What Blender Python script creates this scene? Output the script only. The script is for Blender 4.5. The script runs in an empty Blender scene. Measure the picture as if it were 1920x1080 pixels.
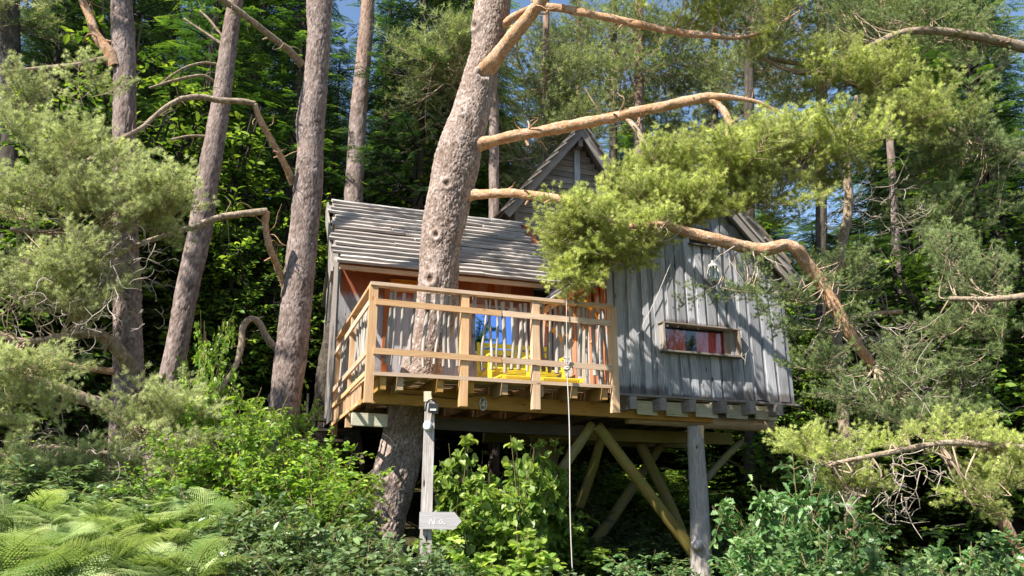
import bpy, math, random
import numpy as np
from mathutils import Vector, Matrix

# ------------------------------------------------------------------ camera, world, sun, exposure
sc = bpy.context.scene
COL = sc.collection
PITCH = math.radians(15.5)
FOC = 1450.0
CAM = np.array([0.0, 0.0, 1.6])
cd = bpy.data.cameras.new("camera"); cam = bpy.data.objects.new("camera", cd); COL.objects.link(cam)
cam.location = CAM; cam.rotation_euler = (math.radians(90) + PITCH, 0, 0)
cd.sensor_width = 36; cd.lens = FOC / 1920 * 36; cd.clip_start = 0.05; cd.clip_end = 600
sc.camera = cam

SUN_EL = math.radians(49); SUN_H = (-0.70, -0.71)
w = bpy.data.worlds.new("World"); sc.world = w; w.use_nodes = True
nt = w.node_tree; bg = nt.nodes["Background"]
sky = nt.nodes.new("ShaderNodeTexSky"); sky.sky_type = 'NISHITA'; sky.sun_disc = False
sky.sun_elevation = SUN_EL; sky.sun_rotation = math.atan2(SUN_H[0], SUN_H[1]) % (2 * math.pi)
sky.air_density = 1.0; sky.dust_density = 0.3; sky.ozone_density = 2.0
nt.links.new(sky.outputs[0], bg.inputs[0]); bg.inputs[1].default_value = 0.092
sl = bpy.data.lights.new("sun", 'SUN'); sl.energy = 5.0; sl.angle = math.radians(0.55); sl.color = (1.0, 0.95, 0.86)
sun = bpy.data.objects.new("sun", sl); COL.objects.link(sun)
hn = math.hypot(*SUN_H)
SUN = Vector((SUN_H[0] / hn * math.cos(SUN_EL), SUN_H[1] / hn * math.cos(SUN_EL), math.sin(SUN_EL)))
sun.rotation_euler = SUN.to_track_quat('Z', 'Y').to_euler(); sun.location = (-10, -10, 20)
sc.view_settings.view_transform = 'Standard'; sc.view_settings.look = 'None'
sc.view_settings.exposure = 1.34; sc.view_settings.gamma = 1.0
sc.view_settings.use_curve_mapping = False
sc.cycles.max_bounces = 6; sc.cycles.transparent_max_bounces = 8

rng = np.random.default_rng(7)
random.seed(7)

# ------------------------------------------------------------------ pixel helpers (photograph 1920 x 1080)
FW = np.array([0, math.cos(PITCH), math.sin(PITCH)]); UP = np.array([0, -math.sin(PITCH), math.cos(PITCH)])
def ray(px, py): return np.array([1.0, 0, 0]) * (px - 960) / FOC + UP * (540 - py) / FOC + FW
def at(px, py, Y):
    r = ray(px, py); return CAM + r * (Y / r[1])
def mpp(Y): return Y / FOC            # metres per photo pixel, roughly
YAW = math.radians(19.3)
HF = np.array([math.cos(YAW), math.sin(YAW), 0]); HS = np.array([-math.sin(YAW), math.cos(YAW), 0])
HO = CAM + ray(700, 692) * 9.3; HO[2] = 0
def hv(px, py, v):      # pixel -> house coordinates on the plane v = const
    r = ray(px, py); t = (v - (CAM - HO) @ HS) / (r @ HS); P = CAM + r * t
    return np.array([(P - HO) @ HF, (P - HO) @ HS, P[2]])
def h2w(p): return HO + HF * p[0] + HS * p[1] + np.array([0, 0, p[2]])

# ------------------------------------------------------------------ object helpers
def link(o, parent=None):
    COL.objects.link(o)
    if parent is not None: o.parent = parent
    return o
def tag(o, label=None, cat=None, group=None, kind=None):
    if label: o["label"] = label
    if cat: o["category"] = cat
    if group: o["group"] = group
    if kind: o["kind"] = kind
    return o
def empty(name, loc, rz=0, label=None, cat=None, group=None):
    o = bpy.data.objects.new(name, None); o.empty_display_size = .2
    o.location = loc; o.rotation_euler = (0, 0, rz); COL.objects.link(o)
    return tag(o, label, cat, group)
def mkmesh(name, V, F, mats, attrs=None, smooth=False, fmat=None):
    """V (n,3); F (m,3) or (m,4) int arrays or a list of such"""
    me = bpy.data.meshes.new(name)
    V = np.asarray(V, dtype=np.float32)
    Fs = F if isinstance(F, list) else [F]
    Fs = [np.asarray(f, dtype=np.int32) for f in Fs if len(f)]
    nl = sum(f.size for f in Fs); nf = sum(len(f) for f in Fs)
    me.vertices.add(len(V)); me.vertices.foreach_set("co", V.ravel())
    me.loops.add(nl); me.loops.foreach_set("vertex_index", np.concatenate([f.ravel() for f in Fs]))
    me.polygons.add(nf)
    tot = np.concatenate([np.full(len(f), f.shape[1], dtype=np.int32) for f in Fs])
    st = np.concatenate([[0], np.cumsum(tot)[:-1]]).astype(np.int32)
    me.polygons.foreach_set("loop_start", st); me.polygons.foreach_set("loop_total", tot)
    if fmat is not None: me.polygons.foreach_set("material_index", np.asarray(fmat, dtype=np.int32))
    me.polygons.foreach_set("use_smooth", np.full(nf, bool(smooth)))
    for m in (mats if isinstance(mats, (list, tuple)) else [mats]): me.materials.append(m)
    me.update(calc_edges=True)
    for k, a in (attrs or {}).items():
        at_ = me.attributes.new(k, 'FLOAT', 'POINT'); at_.data.foreach_set("value", np.asarray(a, dtype=np.float32))
    return me
def put(name, me, parent=None, M=None):
    o = bpy.data.objects.new(name, me); link(o, parent)
    if M is not None: o.matrix_basis = M
    return o

# ------------------------------------------------------------------ materials
class NT:
    def __init__(s, name):
        s.m = bpy.data.materials.new(name); s.m.use_nodes = True; s.t = s.m.node_tree
        s.b = s.t.nodes["Principled BSDF"]; s.out = s.t.nodes["Material Output"]
    def n(s, ty, **k):
        x = s.t.nodes.new(ty)
        for a, v in k.items(): setattr(x, a, v)
        return x
    def l(s, a, b): s.t.links.new(a, b)
    def ramp(s, f, pts, interp='LINEAR'):
        r = s.n("ShaderNodeValToRGB"); r.color_ramp.interpolation = interp
        e = r.color_ramp.elements
        while len(e) < len(pts): e.new(0.5)
        for q, (p, c) in zip(e, pts):
            q.position = p; q.color = (c if hasattr(c, '__len__') else (c, c, c)) + ((1,) if hasattr(c, '__len__') and len(c) == 3 else ()) if hasattr(c, '__len__') else (c, c, c, 1)
        s.l(f, r.inputs[0]); return r.outputs[0]
    def mix(s, f, a, b, mode='MIX'):
        x = s.n("ShaderNodeMix", data_type='RGBA', blend_type=mode)
        for i, v in ((0, f), (6, a), (7, b)):
            if hasattr(v, 'is_output'): s.l(v, x.inputs[i])
            elif i == 0: x.inputs[0].default_value = v
            else: x.inputs[i].default_value = tuple(v) + (1,)
        return x.outputs[2]
    def math(s, op, a, b=0.0, clamp=False):
        x = s.n("ShaderNodeMath", operation=op, use_clamp=clamp)
        for i, v in ((0, a), (1, b)):
            if hasattr(v, 'is_output'): s.l(v, x.inputs[i])
            else: x.inputs[i].default_value = v
        return x.outputs[0]
    def coords(s, scale=(1, 1, 1), rnd=True, kind="Object"):
        tc = s.n("ShaderNodeTexCoord"); mp = s.n("ShaderNodeMapping"); mp.inputs["Scale"].default_value = scale
        s.l(tc.outputs[kind], mp.inputs[0])
        if rnd:
            oi = s.n("ShaderNodeObjectInfo"); cx = s.n("ShaderNodeCombineXYZ")
            for i, k in enumerate((31.0, 57.0, 83.0)): s.l(s.math('MULTIPLY', oi.outputs["Random"], k), cx.inputs[i])
            s.l(cx.outputs[0], mp.inputs["Location"])
        return mp.outputs[0]
    def noise(s, co, scale, detail=4, rough=.55, dist=0):
        x = s.n("ShaderNodeTexNoise"); s.l(co, x.inputs["Vector"]); x.inputs["Scale"].default_value = scale
        x.inputs["Detail"].default_value = detail; x.inputs["Roughness"].default_value = rough; x.inputs["Distortion"].default_value = dist
        return x.outputs[0]
    def bump(s, h, strength=.3, dist=.01):
        x = s.n("ShaderNodeBump"); x.inputs["Strength"].default_value = strength; x.inputs["Distance"].default_value = dist
        s.l(h, x.inputs["Height"]); s.l(x.outputs[0], s.b.inputs["Normal"])
    def rand(s): return s.n("ShaderNodeObjectInfo").outputs["Random"]
    def base(s, c, rough=.8, spec=.3):
        if hasattr(c, 'is_output'): s.l(c, s.b.inputs["Base Color"])
        else: s.b.inputs["Base Color"].default_value = tuple(c) + (1,)
        s.b.inputs["Roughness"].default_value = rough; s.b.inputs["Specular IOR Level"].default_value = spec

def wood(name, dark, mid, light, vary=.35, knots=True, rough=.8, end_stain=None, top_stain=None, bumpd=.004, knotc=(.03, .02, .015), moss=None):
    """grain runs along local X of each board"""
    s = NT(name)
    g = s.noise(s.coords((1.1, 26, 26)), 3.0, 6, .65, .4)
    fine = s.noise(s.coords((2.5, 120, 120)), 2.0, 3, .6)
    big = s.noise(s.coords((1.5, 4, 4)), 1.2, 3)
    c = s.ramp(g, [(.32, dark), (.5, mid), (.68, light)])
    c = s.mix(s.ramp(fine, [(.4, 0.35), (.6, 0.0)]), c, dark)
    c = s.mix(s.ramp(big, [(.38, .0), (.68, .45)]), c, light)
    r = s.rand()
    hs = s.n("ShaderNodeHueSaturation"); s.l(c, hs.inputs["Color"])
    s.l(s.math('MULTIPLY_ADD', r, vary * 2), hs.inputs["Value"])
    s.t.links[-1].from_node.inputs[2].default_value = 1 - vary
    wn = s.n("ShaderNodeTexWhiteNoise", noise_dimensions='1D'); s.l(r, wn.inputs["W"])
    s.l(s.math('MULTIPLY_ADD', wn.outputs[0], .5), hs.inputs["Saturation"]); s.t.links[-1].from_node.inputs[2].default_value = .75
    c = hs.outputs[0]
    if knots:
        v = s.n("ShaderNodeTexVoronoi"); s.l(s.coords((2.2, 9, 2)), v.inputs["Vector"]); v.inputs["Scale"].default_value = 1.3
        k = s.ramp(v.outputs["Distance"], [(.06, 1.0), (.13, 0.0)])
        c = s.mix(k, c, knotc)
    if moss:
        mn = s.noise(s.coords((3, 3, 3)), 2.2, 5)
        c = s.mix(s.ramp(mn, [(.45, 0.0), (.6, .8)]), c, moss)
    if end_stain or top_stain:
        tc = s.n("ShaderNodeTexCoord"); sp = s.n("ShaderNodeSeparateXYZ"); s.l(tc.outputs["Generated"], sp.inputs[0])
        nn = s.noise(s.coords((3, 14, 14)), 2, 3)
        e = s.math('ADD', sp.outputs[0], s.math('MULTIPLY', s.math('SUBTRACT', nn, .5), .07))
        if end_stain: c = s.mix(s.ramp(e, [(end_stain[1], .75), (end_stain[1] + .025, 0.0)]), c, end_stain[0])
        if top_stain: c = s.mix(s.ramp(e, [(top_stain[1], 0.0), (top_stain[1] + .05, .95)]), c, top_stain[0])
    s.base(c, rough, .25)
    s.bump(s.math('ADD', g, s.math('MULTIPLY', fine, .5)), .7, bumpd)
    return s.m

M = {}
M['fresh'] = wood('fresh_lumber', (.42, .25, .14), (.58, .38, .23), (.68, .49, .34), .16, True, .6, bumpd=.001, knotc=(.24, .11, .04))
M['beam'] = wood('treated_beam', (.27, .14, .045), (.38, .22, .08), (.47, .29, .12), .08, True, .65, bumpd=.0015, knotc=(.14, .07, .02))
M['blue'] = wood('weathered_blue_grey_board', (.15, .145, .155), (.33, .33, .355), (.53, .525, .535), .32, True, end_stain=((.07, .055, .05), .045))
M['grey'] = wood('weathered_grey_board', (.20, .19, .20), (.33, .32, .33), (.45, .43, .43), .22, True, top_stain=((.26, .065, .018), .80))
M['roofb'] = wood('weathered_roof_slab', (.13, .11, .095), (.33, .29, .265), (.55, .50, .46), .24, False, bumpd=.010)
M['siding'] = wood('brown_grey_siding', (.14, .11, .09), (.25, .21, .17), (.34, .29, .25), .2, False)
M['rake'] = wood('brown_rake_board', (.12, .10, .09), (.22, .19, .17), (.32, .29, .27), .15, True)
M['red'] = wood('sheltered_red_board', (.19, .05, .015), (.34, .10, .03), (.46, .17, .06), .2, False)
M['orange'] = wood('orange_oiled_wood', (.46, .19, .06), (.60, .28, .11), (.68, .38, .18), .08, False, .55)
M['stick'] = wood('debarked_stick', (.17, .15, .13), (.33, .30, .265), (.49, .45, .40), .2, True, bumpd=.003)
M['palebrd'] = wood('pale_green_grey_board', (.34, .30, .19), (.52, .47, .32), (.62, .57, .43), .12, True)
M['log'] = wood('peeled_log', (.22, .17, .13), (.42, .38, .35), (.58, .54, .52), .1, True, bumpd=.01)
M['mosslog'] = wood('mossy_log', (.10, .08, .035), (.19, .15, .06), (.26, .20, .09), .15, False, moss=(.17, .16, .03))
M['darkwood'] = wood('dark_old_wood', (.05, .04, .03), (.09, .07, .055), (.13, .11, .09), .2, False)
M['signw'] = wood('bleached_sign_board', (.27, .25, .24), (.40, .37, .37), (.48, .45, .45), .05, False)
M['roughlog'] = wood('rough_cut_log', (.16, .08, .03), (.36, .24, .13), (.52, .40, .26), .1, True, bumpd=.01)

def plain(name, col, rough=.6, spec=.4, metal=0.0, var=.15, nscale=12, bumps=0.0):
    s = NT(name); nn = s.noise(s.coords(), nscale, 4)
    c = s.mix(s.ramp(nn, [(.3, 0.0), (.7, 1.0)]), tuple(x * (1 - var) for x in col), tuple(min(1, x * (1 + var)) for x in col))
    s.base(c, rough, spec); s.b.inputs["Metallic"].default_value = metal
    if bumps: s.bump(nn, .5, bumps)
    return s.m
M['yellow'] = plain('yellow_paint', (.66, .55, .05), .55, .3, var=.22, nscale=9)
M['black'] = plain('black_plastic', (.02, .02, .022), .4)
M['white'] = plain('white_plastic', (.7, .72, .72), .35)
M['rope'] = plain('white_rope', (.50, .45, .42), .85, bumps=.004, nscale=60)
M['curtain'] = plain('dark_red_curtain', (.62, .12, .11), .9, .1)
M['interior'] = plain('dark_interior', (.03, .025, .02), .9)
M['felt'] = plain('underlay', (.035, .03, .028), .9)
M['lanternm'] = plain('pale_weathered_metal', (.52, .54, .44), .6, bumps=.01, nscale=30)
M['chalk'] = plain('white_chalk_paint', (.62, .59, .60), .9, .1, var=.05)
def glass(name, tint, refl, gc=(1, 1, 1)):
    s = NT(name); tr = s.n("ShaderNodeBsdfTransparent"); tr.inputs[0].default_value = tuple(tint) + (1,)
    gl = s.n("ShaderNodeBsdfGlossy"); gl.inputs["Roughness"].default_value = .02; gl.inputs[0].default_value = tuple(gc) + (1,)
    mx = s.n("ShaderNodeMixShader"); mx.inputs[0].default_value = refl
    s.l(tr.outputs[0], mx.inputs[1]); s.l(gl.outputs[0], mx.inputs[2]); s.l(mx.outputs[0], s.out.inputs[0])
    s.t.nodes.remove(s.b); return s.m
M['glass'] = glass('window_glass', (.92, .93, .93), .06)
M['skyglass'] = glass('reflective_window_glass', (.1, .12, .16), .62, (.30, .48, 1.0))
M['lampglass'] = glass('lamp_glass', (.8, .85, .85), .3)

def bark(name, plate, plate2, fiss, orange=None, oz=(6, 9), lichen=.0):
    s = NT(name)
    a = s.n("ShaderNodeAttribute", attribute_name="fis").outputs["Fac"]
    n1 = s.noise(s.coords((1, 1, .5)), 9, 5, .65); n2 = s.noise(s.coords((1, 1, .35)), 42, 4, .7)
    n3 = s.noise(s.coords(), 1.3, 3)
    tn = s.n("ShaderNodeAttribute", attribute_name="tone").outputs["Fac"]
    c = s.mix(s.ramp(s.math('ADD', s.math('MULTIPLY', n1, .6), s.math('MULTIPLY', tn, .55)), [(.38, 0.0), (.8, 1.0)]), plate, plate2)
    c = s.mix(s.ramp(n2, [(.42, .55), (.6, 0.0)]), c, tuple(x * .55 for x in plate))
    if orange:
        tc = s.n("ShaderNodeTexCoord"); sp = s.n("ShaderNodeSeparateXYZ"); s.l(tc.outputs["Object"], sp.inputs[0])
        h = s.math('ADD', sp.outputs[2], s.math('MULTIPLY', s.math('SUBTRACT', n3, .5), 3.0))
        mr = s.n("ShaderNodeMapRange"); s.l(h, mr.inputs[0]); mr.inputs[1].default_value = oz[0]; mr.inputs[2].default_value = oz[1]
        mr.inputs[3].default_value = 0; mr.inputs[4].default_value = .75
        c = s.mix(mr.outputs[0], c, orange)
    c = s.mix(s.ramp(a, [(.0, 0.9), (.16, .35), (.34, 0.0)]), c, fiss)
    if lichen: c = s.mix(s.ramp(s.noise(s.coords(), 5, 4), [(.55, 0.0), (.68, lichen)]), c, (.20, .21, .13))
    s.base(c, .88, .15)
    s.bump(s.math('ADD', n1, s.math('MULTIPLY', n2, 1.3)), 1.0, .016)
    return s.m
M['bark'] = bark('pine_bark', (.29, .215, .175), (.56, .455, .405), (.09, .05, .03), (.42, .22, .11), (9.2, 12))
M['bark2'] = bark('pine_bark_reddish', (.24, .18, .155), (.41, .325, .295), (.07, .045, .035), (.34, .20, .13), (8, 12))
M['bark3'] = bark('grey_bark', (.20, .18, .155), (.30, .27, .24), (.06, .045, .035), None, lichen=.5)
M['barklimb'] = bark('orange_limb_bark', (.52, .28, .14), (.62, .46, .34), (.28, .15, .08), None)
M['limbgrey'] = bark('grey_brown_limb_bark', (.34, .25, .17), (.46, .38, .28), (.14, .09, .06), None, lichen=.4)
M['barkdark'] = bark('dark_bark', (.085, .07, .055), (.14, .115, .09), (.03, .025, .02), None)
M['twig'] = plain('pine_twig', (.36, .27, .19), .9, .1, var=.4, nscale=6)
M['twigdead'] = plain('dead_grey_twig', (.36, .30, .25), .9, .1, var=.3, nscale=6)
M['stem'] = plain('green_stem', (.16, .13, .06), .8, .2, var=.3)

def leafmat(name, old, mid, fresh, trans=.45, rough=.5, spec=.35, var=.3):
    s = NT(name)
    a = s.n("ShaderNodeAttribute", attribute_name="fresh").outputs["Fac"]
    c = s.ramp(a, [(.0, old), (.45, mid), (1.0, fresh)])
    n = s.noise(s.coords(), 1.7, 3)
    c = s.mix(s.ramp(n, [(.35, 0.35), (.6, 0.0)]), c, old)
    hs = s.n("ShaderNodeHueSaturation"); s.l(c, hs.inputs["Color"])
    m_ = s.math('MULTIPLY_ADD', s.rand(), var * 2); m_.node.inputs[2].default_value = 1 - var
    s.l(m_, hs.inputs["Value"]); hs.inputs["Saturation"].default_value = 1.0
    c = hs.outputs[0]
    s.base(c, rough, spec)
    tr = s.n("ShaderNodeBsdfTranslucent"); s.l(s.mix(1.0, c, (1.0, 1.0, .55), 'MULTIPLY'), tr.inputs[0])
    mx = s.n("ShaderNodeMixShader"); mx.inputs[0].default_value = trans
    s.l(s.b.outputs[0], mx.inputs[1]); s.l(tr.outputs[0], mx.inputs[2]); s.l(mx.outputs[0], s.out.inputs[0])
    return s.m
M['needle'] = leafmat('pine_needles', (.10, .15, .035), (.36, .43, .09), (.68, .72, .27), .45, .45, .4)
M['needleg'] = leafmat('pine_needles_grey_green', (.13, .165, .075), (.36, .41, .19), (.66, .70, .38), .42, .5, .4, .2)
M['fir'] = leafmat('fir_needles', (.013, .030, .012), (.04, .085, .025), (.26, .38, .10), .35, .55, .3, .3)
M['needled'] = leafmat('shaded_pine_needles', (.05, .08, .035), (.13, .19, .07), (.34, .42, .16), .35, .5, .4, .25)  # darker needle copy; the shade on right-hand boughs is put into its colour
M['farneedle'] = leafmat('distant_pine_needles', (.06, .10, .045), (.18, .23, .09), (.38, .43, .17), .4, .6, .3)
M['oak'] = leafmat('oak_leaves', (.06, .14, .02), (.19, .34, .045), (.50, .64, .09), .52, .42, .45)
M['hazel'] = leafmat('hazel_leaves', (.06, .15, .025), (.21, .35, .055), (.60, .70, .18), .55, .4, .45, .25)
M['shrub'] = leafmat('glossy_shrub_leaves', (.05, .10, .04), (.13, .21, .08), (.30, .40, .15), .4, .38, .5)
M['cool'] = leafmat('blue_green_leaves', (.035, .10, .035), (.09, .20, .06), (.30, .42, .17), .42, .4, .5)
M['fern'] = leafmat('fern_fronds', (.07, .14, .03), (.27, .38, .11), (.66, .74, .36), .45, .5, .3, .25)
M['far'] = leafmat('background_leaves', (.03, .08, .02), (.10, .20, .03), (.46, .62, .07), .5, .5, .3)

def groundmat():
    s = NT('forest_floor'); co = s.coords(rnd=False)
    n = s.noise(co, 2.5, 8, .7); v = s.n("ShaderNodeTexVoronoi"); s.l(co, v.inputs["Vector"]); v.inputs["Scale"].default_value = 14
    c = s.ramp(n, [(.3, (.03, .022, .012)), (.5, (.055, .045, .02)), (.7, (.05, .075, .02))])
    c = s.mix(s.math('MULTIPLY', s.n("ShaderNodeValue").outputs[0], 0.0), c, (.1, .07, .04))
    s.base(c, .95, .1); s.bump(s.math('ADD', n, v.outputs["Distance"]), .8, .05); return s.m
M['ground'] = groundmat()

# ------------------------------------------------------------------ planks, tubes
def plank(name, parent, a, b, w_, t, wd, mat, seg=4, j=.003, c0=0, c1=0, wave=0.0, taper=1.0):
    a = np.asarray(a, float); b = np.asarray(b, float); L = np.linalg.norm(b - a); x = (b - a) / L
    wd = np.asarray(wd, float); y = wd - x * (wd @ x); y /= np.linalg.norm(y); z = np.cross(x, y)
    V = []
    ph = random.random() * 6
    for i in range(seg + 1):
        f = i / seg; X = L * f; cy = random.uniform(-j, j) * 1.0 + wave * math.sin(ph + f * 9); cz = random.uniform(-j, j)
        ww = w_ * (1 + (taper - 1) * f) * (1 + random.uniform(-j, j) * 4); tt = t * (1 + random.uniform(-j, j) * 8)
        cut = c0 if i == 0 else (c1 if i == seg else 0)
        for sy, sz in ((-1, -1), (1, -1), (1, 1), (-1, 1)):
            V.append((X + cut * sy, cy + sy * ww / 2, cz + sz * tt / 2))
    F = [(0, 3, 2, 1), (4 * seg, 4 * seg + 1, 4 * seg + 2, 4 * seg + 3)]
    for i in range(seg):
        for k in range(4):
            F.append((4 * i + k, 4 * i + (k + 1) % 4, 4 * i + 4 + (k + 1) % 4, 4 * i + 4 + k))
    me = mkmesh(name, V, np.array(F), mat)
    Mx = Matrix(((x[0], y[0], z[0], a[0]), (x[1], y[1], z[1], a[1]), (x[2], y[2], z[2], a[2]), (0, 0, 0, 1)))
    return put(name, me, parent, Mx)

def catmull(P, n):
    P = np.asarray(P, float); m = len(P)
    if m == 2:
        t = np.linspace(0, 1, n)[:, None]; return P[0] * (1 - t) + P[1] * t
    Q = np.vstack([2 * P[0] - P[1], P, 2 * P[-1] - P[-2]])
    seg = np.linalg.norm(np.diff(P[:, :3], axis=0), axis=1); cs = np.concatenate([[0], np.cumsum(seg)]); cs /= cs[-1]
    s = np.linspace(0, 1, n); k = np.clip(np.searchsorted(cs, s, side='right') - 1, 0, m - 2)
    t = ((s - cs[k]) / (cs[k + 1] - cs[k]))[:, None]
    p0, p1, p2, p3 = Q[k], Q[k + 1], Q[k + 2], Q[k + 3]
    return .5 * ((2 * p1) + (-p0 + p2) * t + (2 * p0 - 5 * p1 + 4 * p2 - p3) * t ** 2 + (-p0 + 3 * p1 - 3 * p2 + p3) * t ** 3)

def tube_arrays(P, R, sides):
    n = len(P); T = np.gradient(P, axis=0); T /= np.linalg.norm(T, axis=1)[:, None] + 1e-12
    u = np.cross(T[0], [0, 0, 1.0]) if abs(T[0][2]) < .9 else np.cross(T[0], [1.0, 0, 0]); u /= np.linalg.norm(u)
    U = np.empty_like(P)
    for i in range(n):
        u = u - T[i] * (u @ T[i]); u /= np.linalg.norm(u); U[i] = u
    W = np.cross(T, U)
    th = np.linspace(0, 2 * np.pi, sides, endpoint=False)
    N = U[:, None, :] * np.cos(th)[None, :, None] + W[:, None, :] * np.sin(th)[None, :, None]
    return N, th
def tube_faces(n, sides, off=0):
    i = np.arange(n - 1)[:, None]; k = np.arange(sides)[None, :]; k2 = (k + 1) % sides
    F = np.stack([i * sides + k, i * sides + k2, (i + 1) * sides + k2, (i + 1) * sides + k], -1).reshape(-1, 4)
    return F + off
def tubes(specs, sides=6):
    """specs: list of (points, radii) -> joined V, F, fis"""
    Vs, Fs, off = [], [], 0
    for P, R in specs:
        P = np.asarray(P, float); R = np.broadcast_to(np.asarray(R, float), (len(P),))
        N, _ = tube_arrays(P, R, sides); V = (P[:, None, :] + N * R[:, None, None]).reshape(-1, 3)
        V = np.vstack([V, P[-1:]]); Vs.append(V); Fs.append(tube_faces(len(P), sides, off)); off += len(V)
    return np.vstack(Vs), np.vstack(Fs)

def worley(x, y, per, seed):
    """F2-F1 of a jittered grid, periodic in x with period per (int)"""
    ix = np.floor(x).astype(int); iy = np.floor(y).astype(int)
    d = []; hh = []
    for a in (-1, 0, 1):
        for b in (-1, 0, 1):
            cx = ix + a; cy = iy + b; hx = (cx % per) * 374761393 + cy * 668265263 + seed * 1442695
            hx = (hx ^ (hx >> 13)) * 1274126177 & 0x7fffffff
            jx = (hx & 1023) / 1023.; jy = ((hx >> 10) & 1023) / 1023.
            d.append(np.hypot(cx + jx - x, cy + jy - y)); hh.append(((hx >> 20) & 255) / 255.)
    d = np.stack(d); h = np.stack(hh); k = np.argmin(d, axis=0)[None]; tone = np.take_along_axis(h, k, 0)[0]
    d = np.sort(d, axis=0); return d[1] - d[0], tone
def vnoise(x, y, per, seed):
    ix = np.floor(x).astype(int); iy = np.floor(y).astype(int); fx = x - ix; fy = y - iy
    fx = fx * fx * (3 - 2 * fx); fy = fy * fy * (3 - 2 * fy)
    def h(a, b):
        v = (a % per) * 374761393 + b * 668265263 + seed * 9781; v = (v ^ (v >> 13)) * 1274126177 & 0x7fffffff; return v / 0x7fffffff
    return (h(ix, iy) * (1 - fx) + h(ix + 1, iy) * fx) * (1 - fy) + (h(ix, iy + 1) * (1 - fx) + h(ix + 1, iy + 1) * fx) * fy

def trunk(name, parent, P, R, mat, rings=200, sides=64, plate=.055, amp=.012, seed=1, knots=0, lump=.05, cap=False, kp=()):
    """tapered, lumpy trunk or limb with real bark plates; P in parent space"""
    PR = catmull(np.hstack([np.asarray(P, float), np.asarray(R, float)[:, None]]), rings)
    Pc = PR[:, :3]; Rr = PR[:, 3]
    N, th = tube_arrays(Pc, Rr, sides)
    s = np.concatenate([[0], np.cumsum(np.linalg.norm(np.diff(Pc, axis=0), axis=1))])
    rm = float(Rr.mean()); per = max(5, int(round(2 * math.pi * rm / plate)))
    X = np.broadcast_to(th[None, :] / (2 * math.pi) * per, (rings, sides)); S = np.broadcast_to(s[:, None], (rings, sides))
    wx = X + 1.6 * (vnoise(X * 1.0, S / plate * .35, per, seed + 5) - .5) + .5 * (vnoise(X * 2.0, S / plate * 1.7, per * 2, seed + 6) - .5)
    wy = S / (plate * 2.4) + .9 * (vnoise(X, S / plate * .5, per, seed + 8) - .5)
    e1, t1 = worley(wx, wy, per, seed)
    e2, t2 = worley(wx * 2, wy * 2.2 + 9.3, per * 2, seed + 3)
    msk = np.clip(vnoise(X / per * 7, S / (rm * 1.6), 7, seed + 21) * 2.2 - .5, 0, 1)
    fis = np.minimum(e1 * (1.5 - .6 * msk), e2 * .9 + .10 + .25 * (1 - msk))
    tone = .55 * t1 + .45 * t2
    d = amp * (np.clip(fis * 2.6, 0, 1) * (.45 + .8 * msk) + .5 * (t1 - .5) + .3 * (t2 - .5) - .4)
    per2 = 5
    d = d + lump * rm * (vnoise(X / per * per2, S / (rm * 2.2), per2, seed + 11) - .5) * 2
    rad = Rr[:, None] + d * np.clip(Rr[:, None] / max(rm, 1e-6), .35, 1.3)
    V = Pc[:, None, :] + N * rad[..., None]
    rs = np.random.default_rng(seed + 77)
    for _ in range(knots):          # branch collars: a ring with a hollow in the middle
        i = rs.integers(int(rings * .1), int(rings * .95)); k = rs.integers(0, sides)
        dd = np.hypot(S - s[i], ((X / per - th[k] / (2 * math.pi) + .5) % 1 - .5) * 2 * math.pi * Rr[:, None]) / (rm * .28)
        V = V + N * min(1, rm / .2) * (np.where(dd < 1.4, .03 * np.exp(-((dd - .62) / .25) ** 2) - .018 * np.exp(-(dd / .35) ** 2), 0))[..., None]
        fis = np.where(dd < .4, 0.05, fis)
    for (kc, kr) in kp:
        dd = np.linalg.norm(V - np.asarray(kc), axis=2) / kr
        V = V + N * (.32 * kr * np.exp(-((dd - 1.0) / .45) ** 2) - .30 * kr * np.exp(-(dd / .5) ** 2))[..., None]
        fis = np.where(dd < .55, .02, np.where(dd < 1.4, .3 + .0 * fis, fis))
    V = V.reshape(-1, 3); F = tube_faces(rings, sides); Fl = [F]
    A = fis.ravel(); TO = np.append(tone.ravel(), [.3, .3])
    V = np.vstack([V, Pc[-1:], Pc[:1]]); A = np.append(A, [.05, .05]); k = np.arange(sides)
    Fl.append(np.stack([(rings - 1) * sides + k, (rings - 1) * sides + (k + 1) % sides, np.full(sides, len(V) - 2)], -1))
    me = mkmesh(name, V, Fl, mat, {"fis": A, "tone": TO}, smooth=True)
    return put(name, me, parent)

# ------------------------------------------------------------------ foliage library (V, F, fresh)
def rotmats(n, rs, up=False):
    q = rs.normal(size=(n, 4)); q /= np.linalg.norm(q, axis=1)[:, None]
    a, b, c, d = q.T
    return np.stack([1 - 2 * (c * c + d * d), 2 * (b * c - d * a), 2 * (b * d + c * a), 2 * (b * c + d * a), 1 - 2 * (b * b + d * d), 2 * (c * d - b * a), 2 * (b * d - c * a), 2 * (c * d + b * a), 1 - 2 * (b * b + c * c)], -1).reshape(n, 3, 3)
def frames(D, rs, upv=(0, 0, 1), roll=0.0):
    """(n,3,3): columns X=D, Y sideways, Z up-ish"""
    D = D / (np.linalg.norm(D, axis=1)[:, None] + 1e-9)
    U = np.broadcast_to(np.array(upv, float), D.shape) + rs.normal(size=D.shape) * (.02 + roll)
    Y = np.cross(U, D); Y /= np.linalg.norm(Y, axis=1)[:, None] + 1e-9; Z = np.cross(D, Y)
    return np.stack([D, Y, Z], -1)
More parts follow.
